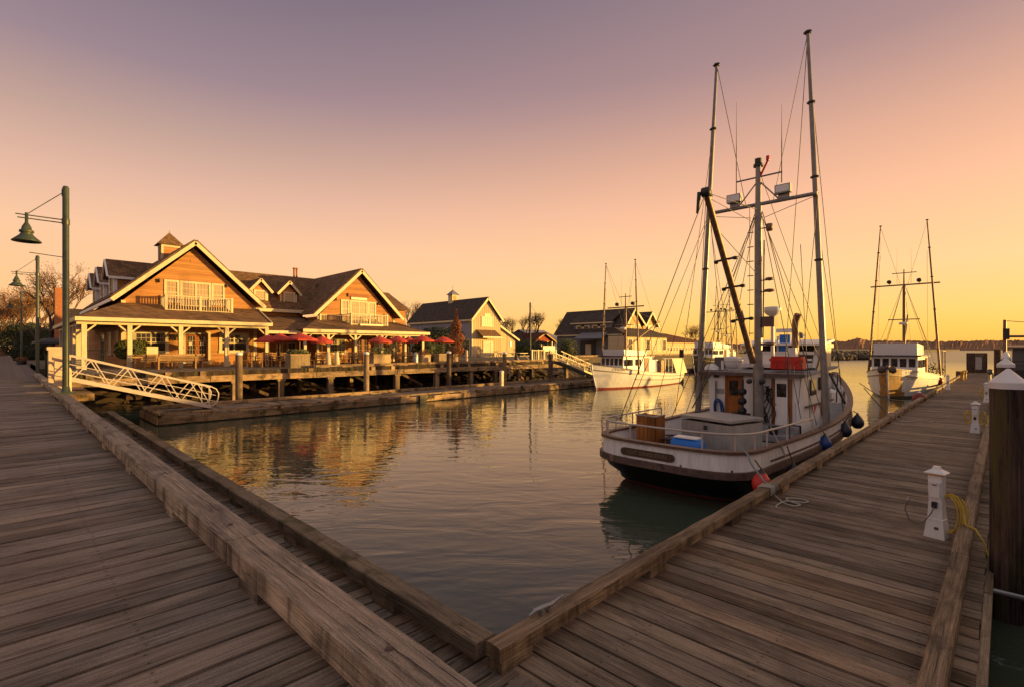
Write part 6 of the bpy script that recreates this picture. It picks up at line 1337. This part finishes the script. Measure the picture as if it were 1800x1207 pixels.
MB().path(pts,.018,4).build('coil',M['rub'],nt_)
t=thing('fender','pale triangular skiff bow board leaning on the aluminium box','board',(12.1,6.35,.6)); MB().slab([(12.1,6.5,.62),(12.4,6.0,.62),(12.2,6.25,1.2)],.05).build('board',M['white'],t)
# gurdies/winch and hoses by the mast
wn_=thing('trolling_winch','black stack of trolling gurdies and pulleys by the mast of the near boat','winch',(15.0,5.45,.8))
for k in range(4): 
    MB().lathe((15.12,5.48,1.0+.28*k),[(0,-.09),(.10,-.09),(.05,-.03),(.05,.03),(.10,.09),(0,.09)],10,ax='x').build('spool',M['blackm'],wn_)
MB().tube((15.15,5.48,.6),(15.15,5.48,2.2),.035).build('shaft',M['blackm'],wn_); MB().bar((15.1,5.25,1.2),(15.1,5.75,1.2),.06).build('arm',M['blackm'],wn_)
hz=thing('hose_coil','tangle of black hoses and lines hanging right of the mast on the cabin wall','hose',(15.5,4.9,1.2))
mb=MB()
for k in range(9):
    y0=4.80+.04*k; pts=[(15.52+random.uniform(-.05,.02),y0+.09*math.sin(a*.9+k)+random.uniform(-.02,.02),2.0-.15*a+random.uniform(-.02,.02)) for a in range(0,8)]; mb.path(spline(pts,4),.013,5)
mb.build('strands',M['rubber'],hz)
MB().path([(15.54,4.86+.09*math.sin(a),1.75+.19*math.cos(a)) for a in [x*.5 for x in range(14)]],.014,6).build('loop',M['rubber'],hz)
t=thing('hose','blue hose looped over a hook left of the wooden door','hose',(15.5,6.35,1.2)); MB().path(spline([(15.55,6.45,1.05),(15.52,6.46,1.35),(15.5,6.40,1.52),(15.5,6.28,1.5),(15.52,6.2,1.3),(15.55,6.18,1.02)],5),.03,7).build('loop',M['blued'],t); MB().path(spline([(15.54,6.41,1.05),(15.5,6.42,1.3),(15.48,6.37,1.45),(15.48,6.27,1.43),(15.52,6.23,1.05)],5),.025,7).build('loop',M['blued'],t)
mb=MB(); mb.tube((15.5,6.42,1.4),(15.5,6.42,2.1),.012); mb.tube((15.5,6.38,1.4),(15.5,6.38,2.1),.012); tag(mb.build('boat_hook',M['rig']),'two slim rods standing on the cabin wall left of the wooden door','rod')
t=thing('bucket','small black bucket on the grey deck step below the white door','bucket',(14.9,4.5,.74)); MB().lathe((14.85,4.55,.745),[(0,0),(.10,0),(.13,.22),(.12,.22),(.09,.03),(0,.03)],14).build('body',M['rubber'],t); MB().path([(14.85,4.42,.96),(14.82,4.45,.86),(14.8,4.55,.83),(14.82,4.65,.86),(14.85,4.68,.96)],.006,5).build('handle',M['galv'],t)
for q,(cx0,cy0,cz0,mm_) in enumerate(((14.2,3.95,.6,'rope'),(10.6,6.2,.62,'ropeb'),(14.35,5.2,.6,'rope'))):
    pts=[]
    for k in range(64): a=k*.42; pts.append((cx0+(.10+.0022*k)*math.cos(a),cy0+(.10+.0022*k)*math.sin(a),cz0+.01+.008*math.sin(k*1.7)+.02*(k%16<8)))
    tag(MB().path(pts,.013,6).build('rope_coil',M[mm_]),['pale rope coil on the side deck below the white door','blue grey rope coil on the stern deck left of the crate','pale rope coil between the aluminium box and the mast'][q],'rope')
t=thing('hatch_cover','low grey wooden hatch cover behind the aluminium box on the near boat','hatch',(14.2,5.8,.6)); MB().box(13.8,14.5,5.75,6.5,.59,.72).build('lid',M['deckgrey'],t); MB().box(13.78,14.52,5.73,6.52,.59,.62).build('coaming',M['white'],t)
mb=MB(); mb.path(spline([(15.45,6.55,2.3),(15.0,6.7,1.7),(14.6,6.75,1.3)],6),.02,6); mb.build('stay_chain',M['rig'],fb)
for yy in (4.95,5.3): MB().lathe((15.18,yy,2.15),[(0,-.06),(.07,-.05),(.07,.05),(0,.06)],10,ax='x').build('hanging_block',M['blackm'],fb)
MB().box(15.56,15.60,6.2,6.42,1.72,1.86).build('junction_box',M['galv'],fb); MB().box(15.55,15.6,6.35,6.5,2.2,2.28).build('deck_light',M['blackm'],fb)
for yy,zz in ((3.6,.84),(4.6,.78)): MB().path([(9.44,yy,zz),(9.42,yy,zz-.02)],.02,8).build('scupper',M['rub'],fb)
line(fb,(11.4,3.55,1.45),(11.5,3.30,.85),.012,nm='hanging_line',mat='rope'); line(fb,(11.5,3.30,.85),(11.35,3.32,1.1),.012,nm='hanging_line',mat='rope')
# bow gear
t=thing('windlass','white anchor windlass on the bow deck of the near boat','winch',(22,4.6,1.4)); MB().lathe((21.9,4.5,1.45),[(0,-.2),(.16,-.2),(.09,-.08),(.09,.08),(.16,.2),(0,.2)],12,ax='y').build('drum',M['white'],t); MB().box(21.75,22.05,4.35,4.65,1.05,1.4).build('base',M['white'],t)
line(fb,(19.6,4.0,2.3),(20.8,4.3,1.2),.02,nm='stay_rod'); MB().bar((18.9,4.1,2.3),(20.4,3.95,1.2),.05).build('ladder',M['blackm'],fb)
# fenders
def fender(label,x,y,ztop,r,mat,neck='blackm',two=None):
    t=thing('fender',label,'fender',(x,y,ztop),'round boat fenders along the near boat')
    pr=[(0,-r*2.45),(r*.5,-r*2.35),(r*.9,-r*1.9),(r,-r*1.4),(r*.88,-r*.9),(r*.5,-r*.3),(r*.22,0)]
    MB().lathe((x,y,ztop),pr,18).build('ball',M[mat],t); MB().lathe((x,y,ztop),[(r*.5,-r*.30),(r*.24,0),(r*.12,r*.3),(0,r*.35)],12).build('neck',M[neck],t)
    MB().tube((x,y,ztop+r*.2),(x,y+.12,1.05 if x<14 else 1.15),.013).build('rope',M['blackm'],t); return t
fender('bright red round fender with black neck between the stern corner and the dock',9.72,3.18,.86,.17,'red')
MB
fender('very dark blue fender in shadow behind the red one',11.6,3.17,.66,.17,'navy')
fender('mid blue round fender hanging over the curb at the boat middle',14.3,3.2,.95,.155,'blued')
fender('black long fender just right of the mid blue one',16.6,3.22,1.02,.17,'navy')
fender('black round fender at the bow shoulder, last in the row',18.6,3.28,1.05,.18,'navy')
for pts,lb in (([(21.5,3.6,1.7),(22.2,3.3,1.1),(22.3,3.05,.8)],'slack mooring line from the bow of the near boat down to the curb'),([(22.5,3.9,1.8),(25,3.5,1.1),(28,3.1,.8)],'mooring line running forward from the near boat bow to the dock')): rope(lb,spline(pts,6),M['rig'],.014)
# ---- trollers
def troller(label,xs,Lg,yc,B,hs,hm,hullmat='hullwhite',bowstain=False,name_=None,zh=1.85,zfly=.78,mf=.46,pf=.50,num=None,sternpanel=False,stripe='brown',s=1.0,poleh=9.6,mastz=7.6,house='white',lean=.35,px2=None):
    """built bow towards -X with stern at xs"""
    xb=xs-Lg; t=thing('fishing_boat',label,'boat',(xs-Lg/2,yc,0))
    def sh(u): return hs+(hm-hs)*max(0,(u-.15)/.85)**1.7
    lv=[(0,1,0,0),(.22,.99,.002,.006),(.5,.96,.01,.02),(.78,.9,.03,.035),(.93,.85,.045,.045),(1.0,.82,.05,.05),(1.25,.5,.1,.12)]
    rib,top=hull(t,xs,xb,yc,B,sh,lv,[((0,4),'hull',hullmat),((4,6),'hull_bottom','black' if bowstain else 'antifoul')],lambda u:sh(u)-.45,dict(inside='white',deck='deckgrey'),bs=.8,q=2.6,plate=.66 if bowstain else 0)
    rib(0,1,0,0,-.1,.03,-.02,.03,'cap_rail','brown'); rib(.22,.99,.002,.006,-.01,.03,-.03,.03,'rub_strake',stripe); rib(.52,.958,.01,.02,-.01,.04,-.04,.04,'rub_strake',stripe,u0=.02,u1=.72)
    X=lambda f:xs-Lg*f
    # pilothouse near the bow
    zd=sh(.6)-.4; h0,h1=.47,.80; zt=zd+zh; hw=B*.66
    mb=MB(); f0=[(X(h1)+.0,yc-hw*.9),(X(h1),yc+hw*.9),(X(h0),yc+hw),(X(h0),yc-hw)]
    mb.add([(x,y,zd-.1) for x,y in f0]+[(x+(.12 if i<2 else 0),y,zt) for i,(x,y) in enumerate(f0)],[(0,1,5,4)[::-1],(1,2,6,5)[::-1],(2,3,7,6)[::-1],(3,0,4,7)[::-1],(4,5,6,7)[::-1]]); ph=mb.build('pilothouse',M[house],t)
    MB().slab([(X(h1)-.18,yc-hw-.05,zt+.03),(X(h0)+.25,yc-hw-.12,zt+.0),(X(h0)+.25,yc+hw+.12,zt),(X(h1)-.18,yc+hw+.05,zt+.03)],.07).build('pilothouse_roof',M['navy'],ph)
    n=5; g=2*hw*.86/n
    for k in range(n): y=yc-hw*.86+g*k; MB().box(X(h1)-.012+.07,X(h1)+.14,y+.06,y+g-.06,zt-.72,zt-.18).build('window',M['glass'],ph)
    for sd in (-1,1):
        for a_,b_ in ((.02,.10),(.14,.20)): MB().box(X(h1)+Lg*a_,X(h1)+Lg*b_*.98,yc+sd*(hw+.004)-.012,yc+sd*(hw+.004)+.012,zt-.75,zt-.25).build('side_window',M['glass'],ph)
        MB().box(X(h0)-Lg*.09,X(h0)-Lg*.04,yc+sd*(hw+.006)-.014,yc+sd*(hw+.006)+.014,zd+.1,zt-.15).build('side_door',M['door'],ph)
    # flybridge
    fb0,fb1=X(h1)+.35,X(h0)-.6; zf=zt+zfly
    ring=[(fb0,yc-hw*.86),(fb0,yc+hw*.86),(fb1,yc+hw*.86),(fb1,yc-hw*.86)]
    mb=MB(); mb.add([(x,y,zt+.04) for x,y in ring]+[(x+(.0 if i<2 else .0)-(.10 if i<2 else 0),y,zf-(0 if i<2 else .15)) for i,(x,y) in enumerate(ring)],[(0,1,5,4)[::-1],(1,2,6,5)[::-1],(2,3,7,6)[::-1],(3,0,4,7)[::-1]]); mb.build('flybridge',M[house],t)
    # aft cabin extension
    mb=MB(); mb.box(X(h0)+.0,X(.36),yc-hw*.8,yc+hw*.8,zd-.15,zt-.35); mb.build('aft_cabin',M[house],t)
    # mast & gear
    mx=X(mf); mb=MB(); mb.tube((mx,yc,zd),(mx,yc,mastz-1.2),.11,.09,10); mb.tube((mx,yc,mastz-1.2),(mx,yc,mastz),.06,.04); m_=mb.build('mast',M['boom'],t)
    cz=mastz-1.1; MB().tube((mx,yc-B*.98,cz),(mx,yc+B*.98,cz),.05).build('crosstree',M['boom'],t); MB().tube((mx,yc-B*.35,mastz-.25),(mx,yc+B*.35,mastz-.25),.03).build('upper_crosstree',M['boom'],t)
    for sd in (-1,1):
        tpole(t,(X(pf),yc+sd*B*1.0,sh(.5)-.05),0,(X(pf-.01),yc+sd*B*(1-lean),sh(.5)+poleh),r=.06,mat='boom')
        mb=MB(); mb.tube((mx,yc+sd*.4,cz+.1),(mx,yc+sd*.4,cz+2.6),.012,.004); mb.build('whip_antenna',M['wafer'],t)
        for q in ((X(pf-.01),yc+sd*B*(1-lean),sh(.5)+poleh-.1),):
            line(t,q,(mx,yc+sd*.2,cz),.009); line(t,(q[0],q[1],q[2]),(X(.30),yc+sd*B*.95,sh(.3)),.009); line(t,(q[0],q[1],q[2]-2),(X(.72),yc+sd*B*.8,sh(.7)),.009)
        for f_ in (.30,.34,.60,.38): line(t,(mx,yc+sd*.05,cz),(X(f_),yc+sd*B*.9,sh(f_)),.010)
        mb=MB(); mb.lathe((mx-.1,yc+sd*B*.42,cz+.25),[(0,-.14),(.14,-.12),(.14,.1),(0,.14)],10,ax='x'); mb.tube((mx,yc+sd*B*.42,cz),(mx,yc+sd*B*.42,cz+.2),.02); mb.build('deck_light',M['blackm'],t)
    MB().tube((mx,yc,zt+.6),(X(.18),yc+.2,zt+3.0),.07,.05).build('boom',M['boom'],t); line(t,(X(.18),yc+.2,zt+3.0),(mx,yc,cz),.012); line(t,(X(.18),yc+.2,zt+3.0),(X(.05),yc,sh(0)+.2),.01)
    mb=MB(); mb.lathe((mx-.35,yc,zt+2.2),[(0,-.08),(.25,-.06),(.27,.08),(0,.12)],14); mb.bar((mx,yc,zt+2.15),(mx-.35,yc,zt+2.15),.06); mb.build('radar_dome',M['white'],m_)
    MB().tube((mx-.2,yc-.9,zt+2.5),(mx-.2,yc+.9,zt+2.5),.035).build('spreader',M['boom'],t)
    # bow roller and anchor
    mb=MB()
    for sd in (-1,1): mb.lathe((xb-.02,yc+sd*.28,hm-.10),[(0,-.22),(.16,-.18),(.24,0),(.16,.18),(0,.22)],12,ax='y')
    mb.bar((xb+.5,yc,hm+.1),(xb-.1,yc,hm),.16)
    if bowstain: mb.build('anchor_buoys',M['rub'],t)
    MB().path([(xb-.03,yc,hm+.05),(xb+Lg*.006-.03,yc,hm*.78),(xb+Lg*.02-.035,yc,hm*.5),(xb+Lg*.035-.03,yc,hm*.2),(xb+Lg*.05-.02,yc,0)],.045,6).build('stem',M['white'],t)
    if sternpanel:
        xp=X(.14); mb=MB(); mb.add([(X(.05),yc-B*.93,sh(.1)),(X(.22),yc-B*.97,sh(.2)),(X(.25),yc-B*.86,sh(.2)+1.25),(X(.09),yc-B*.84,sh(.1)+1.3)],[(0,1,2,3)]); mb.add([(X(.05),yc-B*.90,sh(.1)),(X(.22),yc-B*.94,sh(.2)),(X(.25),yc-B*.83,sh(.2)+1.25),(X(.09),yc-B*.81,sh(.1)+1.3)],[(3,2,1,0)]); mb.build('side_screen',M['cream'],t)
        mb=MB()
        for f_ in (.25,.30,.35): mb.tube((X(f_),yc-B*.85,sh(.3)-.1),(X(f_),yc-B*.85,sh(.3)+1.25),.03)
        mb.tube((X(.38),yc-B*.85,sh(.3)+1.25),(X(.08),yc-B*.85,sh(.3)+1.25),.03); mb.tube((X(.38),yc+B*.85,sh(.3)+1.25),(X(.08),yc+B*.85,sh(.3)+1.25),.03); mb.build('awning_frame',M['galv'],t); MB().box(X(.36),X(.30),yc-B*.7,yc+B*.7,sh(.3)-.2,sh(.3)+1.1).build('hatch_shelter',M['boom'],t)
    return t,sh,X
tb2,sh2,X2=troller('white wooden troller moored bow left at the far floating dock, orange lit',43.9,13.0,22.1,1.75,.95,1.92,sternpanel=True,poleh=8.9,mastz=7.55,lean=.22,zh=1.62,zfly=.52,mf=.64,pf=.71)
PX_=30.9
text('Donnie Ad',.34,M['ink'],tb2,mtx=Matrix.Translation((33.35,20.98,1.50))@Matrix.Rotation(R(-17),4,'Z')@Matrix.Rotation(R(90),4,'X'),shear=.3)
tb3,sh3,X3=troller('white troller with rust stained bow facing the camera, far along the right dock',51.0,13.2,5.15,2.0,1.15,1.92,bowstain=True,poleh=10.6,mastz=8.7,lean=.35,zh=1.62,zfly=.80)
text('K.YNETT',.20,M['ink'],tb3,mtx=Matrix.Translation((38.85,4.10,1.62))@Matrix.Rotation(R(-42),4,'Z')@Matrix.Rotation(R(90),4,'X')); text('31889',.28,M['ink'],tb3,mtx=Matrix.Translation((38.95,4.10,1.27))@Matrix.Rotation(R(-42),4,'Z')@Matrix.Rotation(R(90),4,'X'),shear=.2)
troller('dark hulled troller with white pilothouse half hidden behind the near boat mast',72.5,14,27,2.1,1.3,2.3,hullmat='black',poleh=10.5,mastz=9,lean=.3)
troller('second rigged troller further behind the dark hulled one, masts crowded together',90,13,33,2.0,1.2,2.1,poleh=12,mastz=10.5,lean=.25)
for x,y,z,lb in ((44.5,3.25,1.05,'dark red round fender at the stern quarter of the far white boat'),(31.5,3.02,.80,'small dark red and white fender lying on the left curb of the dock')):
    t=thing('fender',lb,'fender',(x,y,z)); MB().lathe((x,y,z),[(0,-.42),(.16,-.38),(.27,-.2),(.25,0),(.08,.14),(0,.16)],14).build('ball',M['darkred'],t); MB().lathe((x,y,z),[(.085,.13),(.05,.2),(0,.22)],10).build('neck',M['white'],t)
t=thing('net_gear','dark net drum frame and hanging gear at the stern of the far white boat','net gear',(49,4,1.2)); mb=MB()
for k in range(90): a=Vector((48.5+random.uniform(-1,1.5),3.9+random.uniform(-.6,.4),1.0+random.uniform(0,1.0))); mb.path([a,a+Vector((random.uniform(-.4,.4),random.uniform(-.3,.3),random.uniform(-.5,.1)))],.03,4)
mb.build('net',M['blackm'],t); MB().path([(48,3.3,1.0),(48,3.3,2.9),(50.5,3.3,2.9),(50.5,3.3,1.0)],.04,6).build('frame',M['boom'],t)
# unseen shed shape beyond the right edge, added to shade the basin
t=thing('shade_blocker','long low unseen shade blocker added beyond the right edge of the view','building',(36,-6,0)); MB().box(-2,43.6,-9,-3.2,-.2,2.75).build('wall',M['greyside'],t); roof2(t,(-2.4,-6.1,4.0),(44,-6.1,4.0),(-2.4,-9.4,2.75),(44,-9.4,2.75),(-2.4,-2.9,2.75),(44,-2.9,2.75),'roofd')
